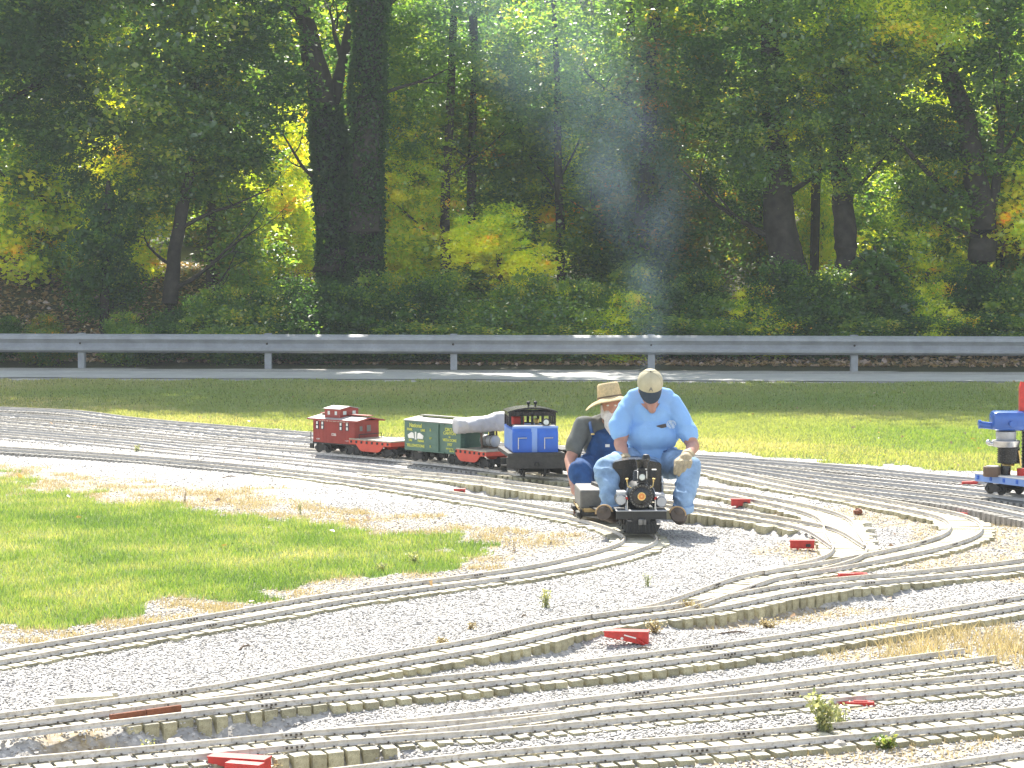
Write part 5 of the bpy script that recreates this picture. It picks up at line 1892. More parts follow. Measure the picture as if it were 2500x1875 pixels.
# ------------------------------------------------------------------ soft bodies: union of tapered capsules and ellipsoids
def blob(name, parts, m, parent, voxel=0.012, smooth=4, origin=None, wrinkle=0.0, wscale=14, seed=0):
    """parts: ('c', p1, r1, p2, r2) capsule | ('e', centre, (rx, ry, rz), rot)"""
    mb = MB()
    for q in parts:
        if q[0] == 'c':
            _, p1, r1, p2, r2 = q
            p1, p2 = Vector(p1), Vector(p2)
            mb2 = MB()
            d = p2 - p1
            Q = d.to_track_quat('Z', 'Y').to_matrix()
            L = d.length
            prof = [(r1 * math.sin(a), -r1 * math.cos(a)) for a in [i * math.pi / 2 / 6 for i in range(7)]]
            prof += [(r2 * math.cos(a), L + r2 * math.sin(a)) for a in [i * math.pi / 2 / 6 for i in range(7)]]
            prof = [(max(r, 1e-4), h) for r, h in prof]
            mb2.lathe(prof, n=20)
            mb.add([p1 + Q @ Vector(v) for v in mb2.v], mb2.f)
        else:
            mb.ell(q[1], q[2], 24, 16, q[3] if len(q) > 3 else None)
    o_ = Vector(origin) if origin is not None else Vector((0, 0, 0))
    mb.v = [tuple(Vector(v) - o_) for v in mb.v]
    me = mb.mesh(name)
    tmp = bpy.data.objects.new('tmp_blob', me)
    COL.objects.link(tmp)
    r = tmp.modifiers.new('r', 'REMESH')
    r.mode = 'VOXEL'
    r.voxel_size = voxel
    s = tmp.modifiers.new('s', 'SMOOTH')
    s.factor = 0.6
    s.iterations = smooth
    dg = bpy.context.evaluated_depsgraph_get()
    out = bpy.data.meshes.new_from_object(tmp.evaluated_get(dg))
    bpy.data.objects.remove(tmp)
    if wrinkle:
        n = len(out.vertices)
        co = np.zeros(n * 3)
        no = np.zeros(n * 3)
        out.vertices.foreach_get('co', co)
        out.vertices.foreach_get('normal', no)
        co, no = co.reshape(-1, 3), no.reshape(-1, 3)
        u = co[:, 0] + 0.6 * co[:, 2] + .3 * co[:, 1]
        w = co[:, 2] - 0.5 * co[:, 0] + .4 * co[:, 1]
        h = np.abs(vnoise(u * wscale, w * wscale * 0.35, 1.0, seed) - 0.5) * 2
        h = 1 - h
        h2 = vnoise(u * wscale * .5, w * wscale * .9, 1.0, seed + 3)
        co += no * (((h ** 2) * 0.7 + h2 * 0.5 - 0.5) * wrinkle)[:, None]
        out.vertices.foreach_set('co', co.ravel())
        out.update()
    out.materials.clear()
    out.materials.append(m)
    out.polygons.foreach_set('use_smooth', np.ones(len(out.polygons), dtype=bool))
    out.name = name
    o = link(name, out, parent)
    return o


def lathe_obj(name, prof, m, parent, loc, rot, n=36, squash=(1, 1, 1)):
    o = MB().lathe(prof, n=n).build(name, m, parent, smooth=50, loc=loc)
    o.rotation_euler = rot
    o.scale = squash
    return o


def hand(parent, wrist, knuckle, m, name='glove', curl=(0, 0, -1), across=(1, 0, 0), thumb=1, sz=1.0):
    """palm with four curled fingers and a thumb"""
    w, k = Vector(wrist), Vector(knuckle)
    ax = Vector(across).normalized()
    cu = Vector(curl).normalized()
    f = (k - w).normalized()
    P = [('c', w, .028 * sz, w.lerp(k, .5), .034 * sz)]
    for i, off in enumerate((-.030, -.010, .010, .030)):
        P.append(('c', w.lerp(k, .25) + ax * off * .6 * sz, .018 * sz, k + ax * off * sz, .0155 * sz))
        ln = (.030, .036, .034, .026)[i] * sz
        a = k + ax * off * 1.08 * sz
        b = a + (f * .75 + cu * .8).normalized() * ln
        c = b + (f * -.1 + cu).normalized() * ln * .9
        d = c + (f * -.9 + cu * .5).normalized() * ln * .55
        P += [('c', a, .0115 * sz, b, .0108 * sz), ('c', b, .0108 * sz, c, .010 * sz), ('c', c, .010 * sz, d, .0088 * sz)]
    s = w.lerp(k, .3) + ax * .022 * thumb * sz
    t1 = s + (ax * thumb * .8 + f * .6 + cu * .4).normalized() * .036 * sz
    t2 = t1 + (f * .8 + cu * .6 - ax * thumb * .2).normalized() * .032 * sz
    P += [('c', s, .016 * sz, t1, .0135 * sz), ('c', t1, .0135 * sz, t2, .011 * sz)]
    return blob(name, P, m, parent, 0.0048, 2)


# ------------------------------------------------------------------ the steam locomotive
LD = 14.95
LO = pt(1566, 1320, LD)
LO.z = RAIL_TOP + 0.004
LS = FPX / LD


def LX(zx): return (zx - 800) / 6.38 / LS          # zoomed-photo columns / rows -> metres in the locomotive frame


def LZ(zy): return (1500 - zy) / 6.38 / LS


lo = empty('steam_locomotive', LO, R(2), 'small black steam locomotive with round headlight and orange number plate, ridden by the driver', 'steam locomotive', 'locomotive and cars the two men ride on')
# frame: x right, -y towards the viewer
fr = MB()
fr.box((0, .02, .128), (LX(1195) - LX(405), .035, LZ(1135) - LZ(1265)), bev=.003)
fr.build('pilot_beam', M['black'], lo)
MB().box((0, .015, LZ(1132) + .002), (LX(1200) - LX(400), .06, .006), bev=.001).build('footplate_edge', M['disc'], lo)
pl = MB()
pl.box((0, .02, .045), (.20, .03, .08), bev=.004)
pl.prism([(-.13, .065), (.13, .065), (.105, .018), (-.105, .018)], 'Y', .0, .012)
for i in range(9): pl.tube((-.1 + i * .025, -.012, .02), (-.08 + i * .02, .0, .085), .004, n=6)
pl.build('pilot', M['black'], lo)
cpl = MB()
cpl.box((0, -.02, .088), (.034, .06, .032), bev=.005)
cpl.box((-.012, -.05, .088), (.026, .022, .038), bev=.005)
cpl.box((.018, -.048, .088), (.014, .03, .034), bev=.004)
cpl.build('coupler', M['seatbox'], lo)
# frames and wheels under the boiler
MB().box((0, .5, .12), (.12, 1.0, .07)).build('frame', M['black'], lo)
for y in (.12, .30, .46, .62):
    r = .045 if y < .2 else .06
    for s in (-1, 1):
        w = MB().lathe([(.004, -.010), (r * .3, -.012), (r * .4, -.004), (r * .8, -.004), (r, -.010), (r, .006), (r * 1.1, .008), (r * 1.1, .011), (.004, .011)], (s * .098, y, r), 'X', 22)
        w.build('wheel', M['black'], lo, smooth=True)
# boiler + smokebox
bz = LZ(900)
sb = MB()
sb.lathe([(.002, 0), (.068, 0), (.076, .006), (.079, .012), (.079, .20), (.083, .21), (.083, .62)], (0, .66, bz), 'Y', 40)
sb.v = [(x, .0 + .66 - (y - 0) + 0, z) for x, y, z in sb.v]     # keep the closed end towards the front
sb2 = MB()
sb2.tube((0, .02, bz), (0, .66, bz), .079, .086, 40)
sb2.build('boiler', M['black'], lo, smooth=True)
sf = MB()
sf.lathe([(.001, .024), (.02, .024), (.04, .021), (.058, .014), (.060, .010), (.079, .010), (.082, .004), (.082, -.02)], (0, .02, bz), 'Y', 40)
smk = sf.build('smokebox_front', M['gloss'], lo, smooth=35)
bt = MB()
for i in range(22):
    a = 2 * math.pi * i / 22
    bt.ell((math.cos(a) * .071, .006, bz + math.sin(a) * .071), (.0042, .005, .0042), 8, 5)
bt.build('bolt_ring', M['seatbox'], smk, smooth=True)
MB().lathe([(.019, .026), (.021, .031), (.0265, .031), (.0275, .024)], (0, .02, bz), 'Y', 30).build('plate_rim', M['brass'], smk, smooth=40)
MB().lathe([(.001, .029), (.0195, .029), (.0195, .024)], (0, .02, bz), 'Y', 30).build('number_plate', M['copper'], smk)
text('8', .026, M['brass'], smk, (0, -.0095, bz - .009), (R(90), 0, 0), 'numeral')
# stack
st = MB()
st.lathe([(.040, .0), (.034, .012), (.032, .05), (.036, .10), (.044, .145), (.048, .15), (.048, .165), (.034, .165), (.028, .12)], (LX(835), .10, bz + .075), 'Z', 30)
st.build('smokestack', M['gloss'], lo, smooth=40)
MB().lathe([(.002, .0), (.024, .0), (.028, .03), (.020, .05), (.002, .054)], (LX(905), .16, LZ(395)), 'Z', 16).build('bell_top', M['black'], lo, smooth=True)
dm = MB()
dm.lathe([(.036, 0), (.033, .01), (.033, .05), (.026, .066), (.002, .072)], (0, .30, bz + .08), 'Z', 24)
dm.build('sand_dome', M['gloss'], lo, smooth=True)
# headlight
hx, hzv = LX(810), LZ(600)
hd = MB()
hd.box((hx, .03, hzv + .004), (.058, .05, .056), bev=.006)
hd.box((hx, .045, hzv + .04), (.045, .03, .03), bev=.006)
hd.box((hx, .03, hzv - .034), (.07, .04, .01), bev=.002)
hdo = hd.build('headlight', M['black'], lo)
MB().lathe([(.001, .004), (.018, .003), (.022, .0)], (hx, .004, hzv), 'Y', 26).build('headlight_lens', M['lens'], hdo, smooth=True)
MB().lathe([(.0215, -.004), (.0215, .006), (.026, .006), (.026, -.004)], (hx, .005, hzv), 'Y', 26).build('headlight_rim', M['gloss'], hdo, smooth=30)
for s in (-1, 1): MB().box((hx + s * .03, .01, hzv + .016), (.006, .02, .05), bev=.002).build('marker_bracket', M['steel'], hdo)
# cab front sheet with rounded shoulders and arched roof line
x0, x1, zt, zb = LX(430), LX(1222), LZ(440), LZ(1100)
poly = [(x0, zb), (x1, zb)]
for i in range(7):
    a = math.pi / 2 * i / 6
    poly.append((x1 - .028 + .028 * math.cos(a), zt - .036 + .028 * math.sin(a)))
poly += [(LX(1000), zt + .004), (LX(900), zt + .014), (LX(700), zt + .012)]
for i in range(7):
    a = math.pi / 2 + math.pi / 2 * i / 6
    poly.append((x0 + .028 + .028 * math.cos(a), zt - .030 + .028 * math.sin(a)))
MB().prism(poly, 'Y', .46, .472).build('cab_front', M['gloss'], lo)
MB().prism([(p[0], p[1]) for p in poly[2:]] + [(p[0] * .975, p[1] - .008) for p in poly[2:][::-1]], 'Y', .45, .72).build('cab_roof', M['gloss'], lo)
for s in (-1, 1):
    MB().box((s * (x1 - .004), .58, (zt + zb) / 2 - .03), (.006, .24, zt - zb - .06)).build('cab_side', M['gloss'], lo)
    w = MB().box((s * .118, .458, LZ(640)), (.05, .006, .06), bev=.003).build('cab_window', M['black'], lo)
# side tanks / running boards
for s in (-1, 1):
    MB().box((s * .135, .26, LZ(1132) + .001), (.07, .46, .006)).build('running_board', M['black'], lo)
# cylinders
for s, zx, zy in ((-1, 487, 965), (1, 1122, 1000)):
    x, z = LX(zx), LZ(zy)
    MB().tube((x, .05, z), (x, .17, z), .037, n=28).build('cylinder', M['black'], lo, smooth=True)
    c = MB().lathe([(.001, .012), (.030, .012), (.034, .009), (.036, .004), (.036, -.004)], (x, .045, z), 'Y', 28)
    co = c.build('cylinder_cover', M['disc'], lo, smooth=35)
    b = MB()
    for i in range(10):
        a = 2 * math.pi * i / 10
        b.ell((x + math.cos(a) * .0325, .036, z + math.sin(a) * .0325), (.003, .004, .003), 6, 4)
    b.build('cover_bolts', M['seatbox'], co)
    MB().box((x - s * .006, .1, z + .04), (.062, .11, .03), bev=.006).build('valve_chest', M['disc'], lo)
# pipes, brass fittings, red valves
for s in (-1, 1):
    v = MB()
    v.lathe([(.003, 0), (.006, .002), (.006, .018), (.009, .022), (.004, .03)], (s * .088, .1, LZ(700)), 'Z', 12)
    v.path([(s * .088, .1, LZ(700)), (s * .084, .09, LZ(760)), (s * .062, .08, LZ(790))], .004, 8)
    v.tube((s * .10, .09, LZ(650)), (s * .082, .09, LZ(650)), .005, n=8)
    v.build('brass_valve', M['brass'], lo, smooth=True)
    p = MB()
    p.path([(s * .068, .1, bz + .06), (s * .086, .08, bz + .045), (s * .10, .06, bz), (s * .10, .04, LZ(1130))], .0035, 8)
    p.path([(s * (x1 + .002), .45, LZ(680)), (s * (x1 + .004), .44, LZ(800)), (s * (x1 + .004), .43, LZ(1080))], .008, 8)
    p.ell((s * (x1 + .004), .44, LZ(780)), (.012, .01, .014), 8, 6)
    p.build('pipe', M['steel'], lo, smooth=True)
    k = MB()
    k.ell((s * .099, .03, LZ(925)), (.008, .006, .008), 10, 8)
    k.ell((s * .092, .03, LZ(945)), (.006, .006, .007), 10, 8)
    k.build('red_valve', M['red'], lo, smooth=True)
    g = MB()
    g.ell((s * .098, .024, LZ(905)), (.007, .005, .005), 10, 8)
    g.ell((s * .11, .024, LZ(925)), (.006, .005, .005), 10, 8)
    g.build('bright_fitting', M['steel'], lo, smooth=True)
    MB().tube((s * .093, .02, LZ(1120)), (s * .093, .02, LZ(960)), .003, n=8).build('drain_rod', M['steel'], lo)
MB().box((.088, .05, LZ(492)), (.03, .03, .006), bev=.001).build('nameplate', M['white'], lo)
for xx in (LX(760), LX(880)): MB().box((xx, .06, LZ(486)), (.014, .01, .007)).build('bright_fitting', M['steel'], lo)
for xx in (LX(1160), LX(1210)): MB().ell((xx, .0, LZ(1290)), (.010, .008, .005), 8, 6).build('bright_fitting', M['steel'], lo)

# tender the driver sits on
tn = empty('tender', LO + Vector((-.03, .84, 0)), R(12), 'black tender with padded seat under the driver, coupled behind the locomotive', 'tender', 'locomotive and cars the two men ride on')
MB().box((0, .3, .155), (.27, .62, .13), bev=.006).build('tank', M['black'], tn)
MB().box((0, .3, .25), (.22, .46, .06), bev=.02).build('seat', M['seatbox'], tn)
for s in (-1, 1): MB().box((s * .19, .1, .075), (.10, .30, .012), bev=.003).build('foot_board', M['black'], tn)
for y in (.06, .5):
    tb_ = MB()
    tb_.box((0, y, .07), (.24, .14, .03))
    o = tb_.build('bogie_frame', M['truck'], tn)
    for q in (-.045, .045):
        for s in (-1, 1):
            MB().lathe([(.004, -.008), (.034, -.004), (.04, -.008), (.04, .006), (.045, .008), (.045, .01), (.004, .01)], (s * .098, y + q, .042), 'X', 18).build('wheel', M['truck'], o, smooth=True)

# riding car of the second man
rp_ = gp(1458, 1266, RAIL_TOP)
rc = empty('riding_car', Vector((rp_.x - .02, rp_.y, RAIL_TOP + .004)), R(3), 'low riding car with grey seat box and yellow board under the straw-hatted man', 'riding car', 'locomotive and cars the two men ride on')
MB().box((0, .28, .13), (.20, .5, .135), bev=.012).build('seat_box', M['seatbox'], rc)
MB().box((0, .28, .055), (.21, .56, .02), bev=.004).build('floor_board', M['plywood'], rc)
MB().box((0, -.02, .045), (.15, .02, .055), bev=.003).build('end_board', M['plywood'], rc)
for y in (.04, .46):
    o = MB().box((0, y, .03), (.25, .15, .03), bev=.004).build('bogie_frame', M['truck'], rc)
    for q in (-.05, .05):
        for s in (-1, 1):
            MB().lathe([(.004, -.008), (.036, -.004), (.042, -.008), (.030, .006), (.034, .008), (.034, .01), (.004, .01)], (s * .098, y + q, .032), 'X', 18).build('wheel', M['truck'], o, smooth=True)
MB().box((0, -.06, .03), (.03, .06, .02), bev=.004).build('coupler', M['truck'], rc)

# ------------------------------------------------------------------ the driver
HB = Vector(pt(1592, 1130, 16.0))
HB.z = 0.30
d1 = empty('person', HB, 0, 'man in light blue V-neck shirt, jeans and khaki cap astride the black locomotive, looking down', 'person')


def A(px, py, D): return pt(px, py, D) - HB


hipL, hipR = A(1563, 1128, 16.05), A(1625, 1128, 16.05)
kneeL, kneeR = A(1480, 1143, 15.50), A(1683, 1140, 15.50)
ankL, ankR = A(1492, 1240, 15.28), A(1668, 1244, 15.24)
shL, shR = A(1537, 984, 15.95), A(1642, 982, 15.95)
elL, elR = A(1514, 1082, 15.82), A(1692, 1090, 15.82)
wrL, wrR = A(1526, 1124, 15.62), A(1678, 1114, 15.52)
head = A(1587, 945, 15.74)
body = [('c', A(1590, 1110, 16.03), .14, A(1588, 1000, 15.97), .12), ('c', shL, .055, shR, .055), ('c', A(1588, 975, 15.93), .055, head, .055),
        ('e', head + Vector((0, 0, .005)), (.074, .092, .098)), ('e', head + Vector((0, -.015, -.078)), (.045, .05, .045)),
        ('c', A(1590, 978, 15.86), .045, A(1592, 1000, 15.82), .030),
        ('c', head + Vector((0, -.06, -.065)), .010, head + Vector((0, -.070, -.090)), .014),
        ('e', head + Vector((-.074, .0, -.02)), (.012, .02, .03)), ('e', head + Vector((.074, .0, -.02)), (.012, .02, .03)),
        ('c', shL, .052, elL, .047), ('c', elL, .047, wrL, .033), ('c', shR, .052, elR, .047), ('c', elR, .047, wrR, .032),
        ('c', hipL, .085, kneeL, .06), ('c', kneeL, .06, ankL, .042), ('c', hipR, .085, kneeR, .06), ('c', kneeR, .06, ankR, .042)]
blob('body', body, M['skin'], d1, .011, 4)
for s in (-1, 1):
    MB().ell(head + Vector((s * .028, -.068, -.050)), (.011, .008, .007), 10, 8).build('eye', M['white'], d1, smooth=True)
# shirt: broad chest, belly, draped sleeves
shirt = [('e', A(1589, 1012, 15.98), (.195, .14, .17)), ('e', A(1591, 1062, 15.95), (.192, .17, .135)), ('c', A(1588, 1088, 15.98), .155, A(1590, 1098, 15.98), .155),
         ('c', shL + Vector((.02, 0, .0)), .066, shR - Vector((.02, 0, 0)), .066), ('c', A(1545, 966, 15.96), .05, A(1570, 955, 15.98), .04), ('c', A(1630, 964, 15.96), .05, A(1604, 955, 15.98), .04),
         ('c', shL, .066, A(1513, 1040, 15.87), .072), ('c', shR, .066, A(1676, 1050, 15.87), .072), ('c', A(1512, 1040, 15.87), .073, A(1512, 1052, 15.85), .070), ('c', A(1676, 1052, 15.87), .073, A(1681, 1062, 15.86), .068)]
sh = blob('shirt', shirt, M['shirt'], d1, .009, 3, wrinkle=.017, wscale=14, seed=4)
# V neck: skin wedge with a ribbed edge lying on the shirt front


def surf_hit(ob, px, py, lift=0.003):
    """point on a clothing surface seen at that photo pixel (world), local to its parent"""
    o_ = Vector((0, 0, CAMH)) - HBX
    d_ = (pt(px, py, 10) - Vector((0, 0, CAMH))).normalized()
    ok, loc_, nor_, _ = ob.ray_cast(o_, d_)
    return (loc_ - d_ * lift) if ok else None


HBX = HB
bpy.context.view_layer.update()
vv = []
rows = [(985, 1562, 1612), (990, 1566, 1609), (995, 1571, 1606), (1000, 1577, 1602), (1005, 1583, 1598), (1009, 1589, 1593)]
for y, xa, xb in rows:
    for i in range(7):
        x = xa + (xb - xa) * i / 6
        h = surf_hit(sh, x, y, .004)
        vv.append(h if h is not None else A(x, y, 15.8))
fs = []
for r_ in range(len(rows) - 1):
    for i in range(6):
        a0 = r_ * 7 + i
        fs.append((a0, a0 + 1, a0 + 8, a0 + 7))
mb = MB()
mb.add(vv, fs)
mb.build('neck_opening', M['skin'], d1, smooth=True)
el_, er_ = [vv[r_ * 7] for r_ in range(len(rows))], [vv[r_ * 7 + 6] for r_ in range(len(rows))]
MB().path(el_ + er_[::-1], .0055, 6).build('neckband', M['shirt'], d1, smooth=True)
# badge and print
c = surf_hit(sh, 1615, 1041, .006)
if c is not None: MB().box(c, (.068, .006, .026), (0, R(-14), R(-12)), bev=.002).build('name_badge', M['badge'], d1)
vv = []
for j in range(6):
    for i in range(9):
        a_ = i / 8 * 2 - 1
        b_ = j / 5 * 2 - 1
        x = 1639 + a_ * 12 * math.sqrt(max(0.05, 1 - (b_ * .9) ** 2))
        y = 1036 + b_ * 10
        h = surf_hit(sh, x, y, .0025)
        vv.append(h if h is not None else c)
fs = [(j * 9 + i, j * 9 + i + 1, (j + 1) * 9 + i + 1, (j + 1) * 9 + i) for j in range(5) for i in range(8) if (i + j * 3) % 4 != 0 or j == 0]
mb = MB()
mb.add(vv, fs)
mb.build('shirt_print', M['print'], d1, smooth=True)
jeans = [('e', A(1592, 1114, 16.02), (.19, .17, .10)), ('c', hipL, .118, kneeL, .084), ('c', hipR, .118, kneeR, .084), ('c', kneeL, .084, ankL + Vector((0, 0, .03)), .066), ('c', kneeR, .084, ankR + Vector((0, 0, .03)), .066),
         ('c', A(1592, 1125, 15.95), .11, A(1592, 1135, 15.85), .07)]
jn = blob('jeans', jeans, M['jeans'], d1, .009, 3, wrinkle=.022, wscale=17, seed=9)
for s, an in ((-1, ankL), (1, ankR)):
    lathe_obj('jeans_cuff', [(.060, -.012), (.072, -.010), (.074, .02), (.070, .035), (.06, .036)], M['jeans'], d1, an + Vector((0, -.005, .005)), (R(18), 0, 0), 24)
blt = MB()
pts = [A(1592, 1097, 16.0) + Vector((math.cos(a) * .172, math.sin(a) * .155, .004 * math.sin(a * 7))) for a in [i * 2 * math.pi / 40 for i in range(41)]]
blt.path(pts, .010, 8)
blt.build('belt', M['denim'], d1, smooth=True)
# boots: soles towards the viewer, toes up
for s, (hx_, hy_), (tx_, ty_) in ((-1, (1497, 1262), (1474, 1250)), (1, (1660, 1266), (1653, 1254))):
    D0 = 15.22
    heel, toe = A(hx_, hy_, D0 + .05), A(tx_, ty_, D0 - .10)
    bo = blob('boot', [('c', heel, .046, toe, .050), ('c', heel + Vector((0, .02, .0)), .045, (ankL if s < 0 else ankR) + Vector((0, 0, .02)), .045), ('e', toe + Vector((0, .0, .004)), (.054, .06, .044), (R(-20), R(s * 14), 0))], M['boot'], d1, .009, 3)
    so = MB()
    so.lathe([(.001, -.006), (.95, -.006), (1.0, -.002), (1.0, .004), (.95, .008), (.001, .008)], n=30)
    so.v = [(x * .050, y * .050, z) for x, y, z in so.v]
    sole = so.build('boot_sole', M['boot'], d1, smooth=40, loc=toe + Vector((0, -.045, -.004)))
    sole.rotation_euler = (R(68), R(s * 10), R(s * 6))
    we = MB()
    ring = [Vector((math.cos(a) * .055, math.sin(a) * .053, 0)) for a in [i * math.pi / 20 for i in range(21)]]
    we.path(ring, .0065, 6)
    w = we.build('boot_welt', M['sole'], d1, smooth=True, loc=toe + Vector((0, -.046, .0)))
    w.rotation_euler = (R(68), R(s * 10), R(s * 6))
hand(d1, wrL, A(1548, 1139, 15.53), M['glove'], curl=(.35, -.2, -1), across=(.2, -1, .2), thumb=-1, sz=1.05)
hand(d1, wrR, A(1669, 1130, 15.42), M['glove'], curl=(-.15, -.3, -1), across=(1, .0, .0), thumb=-1, sz=1.4)
for w0, e0 in ((wrL, elL), (wrR, elR)):
    MB().path([w0.lerp(e0, -.06), w0.lerp(e0, .10)], [.043, .047], 16).build('glove_cuff', M['glove'], d1, smooth=True)
# cap
capr = (R(32), 0, 0)
cp_ = head + Vector((0, -.012, .030))
lathe_obj('cap', [(.088, -.022), (.0905, .0), (.088, .03), (.078, .055), (.058, .078), (.030, .091), (.006, .095), (.001, .0955)], M['khaki'], d1, cp_, capr, 40, (1, 1.1, 1))
cm = MB()
Mc = Matrix.Translation(cp_) @ Euler(capr).to_matrix().to_4x4()
cm.ell(Mc @ Vector((0, 0, .097)), (.007, .007, .004), 10, 6)
cm.build('cap_button', M['visor'], d1, smooth=True)
for i in range(6):
    a = math.pi / 6 + i * math.pi / 3
    pth = [Mc @ Vector((math.cos(a) * r * 1.01, math.sin(a) * r * 1.11, h)) for r, h in ((.0895, .0), (.0875, .03), (.0775, .056), (.0578, .079), (.030, .092), (.008, .0965))]
    MB().path(pth, .0016, 5).build('cap_seam', M['khaki'], d1, smooth=True)
eb = Mc @ Vector((0, -.0985, .012))
em = MB().prism([(-.016, -.014), (-.009, -.014), (-.006, -.004), (.006, -.004), (.009, -.014), (.016, -.014), (.004, .018), (-.004, .018)], 'Y', -.0015, .0015)
eo = em.build('cap_emblem', M['seatbox'], d1, loc=eb)
eo.rotation_euler = (R(26), 0, 0)
vs, fs = [], []
for j in range(7):
    for i in range(17):
        a = -math.pi + (i / 16) * math.pi
        t = j / 6
        x = math.cos(a) * (.086 - .004 * t)
        y = math.sin(a) * (.096 + .070 * t)
        z = -.016 - .042 * t * abs(math.sin(a)) ** .45
        vs.append((x, y, z))
for j in range(6):
    for i in range(16):
        fs.append((j * 17 + i, j * 17 + i + 1, (j + 1) * 17 + i + 1, (j + 1) * 17 + i))
n0 = len(vs)
vs += [(x, y, z - .004) for x, y, z in vs]
fs += [tuple(k + n0 for k in f[::-1]) for f in fs]
rim = [j * 17 for j in range(7)] + [6 * 17 + i for i in range(1, 17)] + [j * 17 + 16 for j in range(5, -1, -1)]
for k in range(len(rim) - 1): fs.append((rim[k], rim[k] + n0, rim[k + 1] + n0, rim[k + 1]))
mb = MB()
mb.add(vs, fs, Mc)
mb.build('cap_visor', M['visor'], d1, smooth=60)

# ------------------------------------------------------------------ the second man
HB = Vector(pt(1478, 1140, 17.2))
HB.z = 0.28
d2 = empty('person', HB, 0, 'white bearded man in straw hat, grey T-shirt and bib overalls riding behind the driver', 'person')
shL, shR = A(1424, 1040, 17.15), A(1545, 1045, 17.3)
elL, elR = A(1392, 1122, 17.02), A(1560, 1125, 17.1)
wrL, wrR = A(1402, 1188, 16.72), A(1535, 1165, 16.75)
hipL, hipR = A(1455, 1138, 17.25), A(1515, 1140, 17.3)
kneeL, kneeR = A(1415, 1152, 16.78), A(1548, 1155, 16.8)
ankL, ankR = A(1440, 1232, 16.62), A(1530, 1235, 16.6)
head = A(1492, 992, 17.05)
body = [('c', A(1482, 1130, 17.25), .14, A(1482, 1060, 17.2), .13), ('c', shL, .055, shR, .055), ('c', A(1485, 1040, 17.15), .055, head, .055),
        ('e', head, (.074, .092, .105)), ('e', head + Vector((0, -.05, -.06)), (.05, .05, .05)), ('c', head + Vector((.0, -.086, -.0)), .011, head + Vector((.0, -.108, -.028)), .015),
        ('e', head + Vector((-.074, .0, -.01)), (.012, .02, .03)), ('e', head + Vector((.074, .0, -.01)), (.012, .02, .03)),
        ('c', shL, .052, elL, .046), ('c', elL, .046, wrL, .032), ('c', shR, .052, elR, .046), ('c', elR, .046, wrR, .032),
        ('c', hipL, .085, kneeL, .06), ('c', kneeL, .06, ankL, .042), ('c', hipR, .085, kneeR, .06), ('c', kneeR, .06, ankR, .042)]
blob('body', body, M['skin'], d2, .011, 4)
for s in (-1, 1): MB().ell(head + Vector((s * .028, -.082, .012)), (.011, .008, .007), 10, 8).build('eye', M['white'], d2, smooth=True)
blob('shirt', [('e', A(1482, 1075, 17.2), (.195, .15, .20)), ('c', shL + Vector((.02, 0, 0)), .072, shR - Vector((.02, 0, 0)), .072), ('c', A(1460, 1030, 17.2), .055, A(1480, 1018, 17.2), .045), ('c', A(1515, 1035, 17.2), .055, A(1495, 1018, 17.2), .045),
               ('c', shL, .078, A(1402, 1092, 17.06), .068), ('c', shR, .078, A(1556, 1095, 17.1), .068)], M['greyshirt'], d2, .011, 3, wrinkle=.011, wscale=13, seed=14)
bib = blob('overalls', [('e', A(1486, 1100, 17.13), (.165, .15, .135)), ('e', A(1484, 1075, 17.1), (.12, .10, .10)), ('e', A(1482, 1132, 17.2), (.19, .17, .11)), ('c', hipL, .12, kneeL, .09), ('c', hipR, .12, kneeR, .09), ('c', kneeL, .088, ankL + Vector((0, 0, .03)), .066), ('c', kneeR, .088, ankR + Vector((0, 0, .03)), .066)],
           M['denim'], d2, .011, 3, wrinkle=.020, wscale=17, seed=19)
MB().path([A(1448, 1064, 16.99), A(1443, 1048, 17.03), A(1440, 1034, 17.09), A(1444, 1024, 17.16)], .013, 8).build('strap', M['denim'], d2, smooth=True)
MB().path([A(1518, 1064, 16.99), A(1520, 1048, 17.04), A(1520, 1034, 17.1), A(1516, 1026, 17.16)], .013, 8).build('strap', M['denim'], d2, smooth=True)
MB().ell(A(1447, 1060, 16.965), (.014, .006, .010), 10, 6).build('strap_buckle', M['brass'], d2, smooth=True)
HBX = HB
bpy.context.view_layer.update()
c = surf_hit(bib, 1483, 1088, .004)
if c is not None: MB().box(c, (.034, .004, .022), bev=.001).build('bib_label', M['white'], d2)
for a_, b_ in (((1460, 1080), (1508, 1084)), ((1462, 1100), (1508, 1104))):
    pts = [surf_hit(bib, a_[0] + (b_[0] - a_[0]) * i / 8, a_[1] + (b_[1] - a_[1]) * i / 8, .001) for i in range(9)]
    pts = [p for p in pts if p is not None]
    if len(pts) > 2: MB().path(pts, .0035, 5).build('pocket_seam', M['denim'], d2, smooth=True)
blob('beard', [('e', head + Vector((0, -.062, -.070)), (.066, .05, .055)), ('e', head + Vector((-.005, -.075, -.125)), (.052, .042, .062)), ('c', head + Vector((-.01, -.08, -.15)), .034, head + Vector((-.005, -.088, -.205)), .013),
               ('c', head + Vector((-.03, -.09, -.045)), .013, head + Vector((.03, -.09, -.045)), .013), ('c', head + Vector((-.066, -.02, -.0)), .014, head + Vector((-.055, -.04, -.07)), .025), ('c', head + Vector((.066, -.02, -.0)), .014, head + Vector((.055, -.04, -.07)), .025)],
     M['beard'], d2, .007, 2, wrinkle=.006, wscale=45, seed=23)
hr = (R(-4), R(-9), 0)
hc = head + Vector((-.010, 0, .062))
crown = lathe_obj('hat_crown', [(.100, -.012), (.102, .0), (.099, .03), (.094, .07), (.088, .105), (.076, .118), (.05, .118), (.02, .110), (.001, .108)], M['straw'], d2, hc, hr, 40, (.92, 1.08, 1))
brim = []
vs, fs = [], []
n = 56
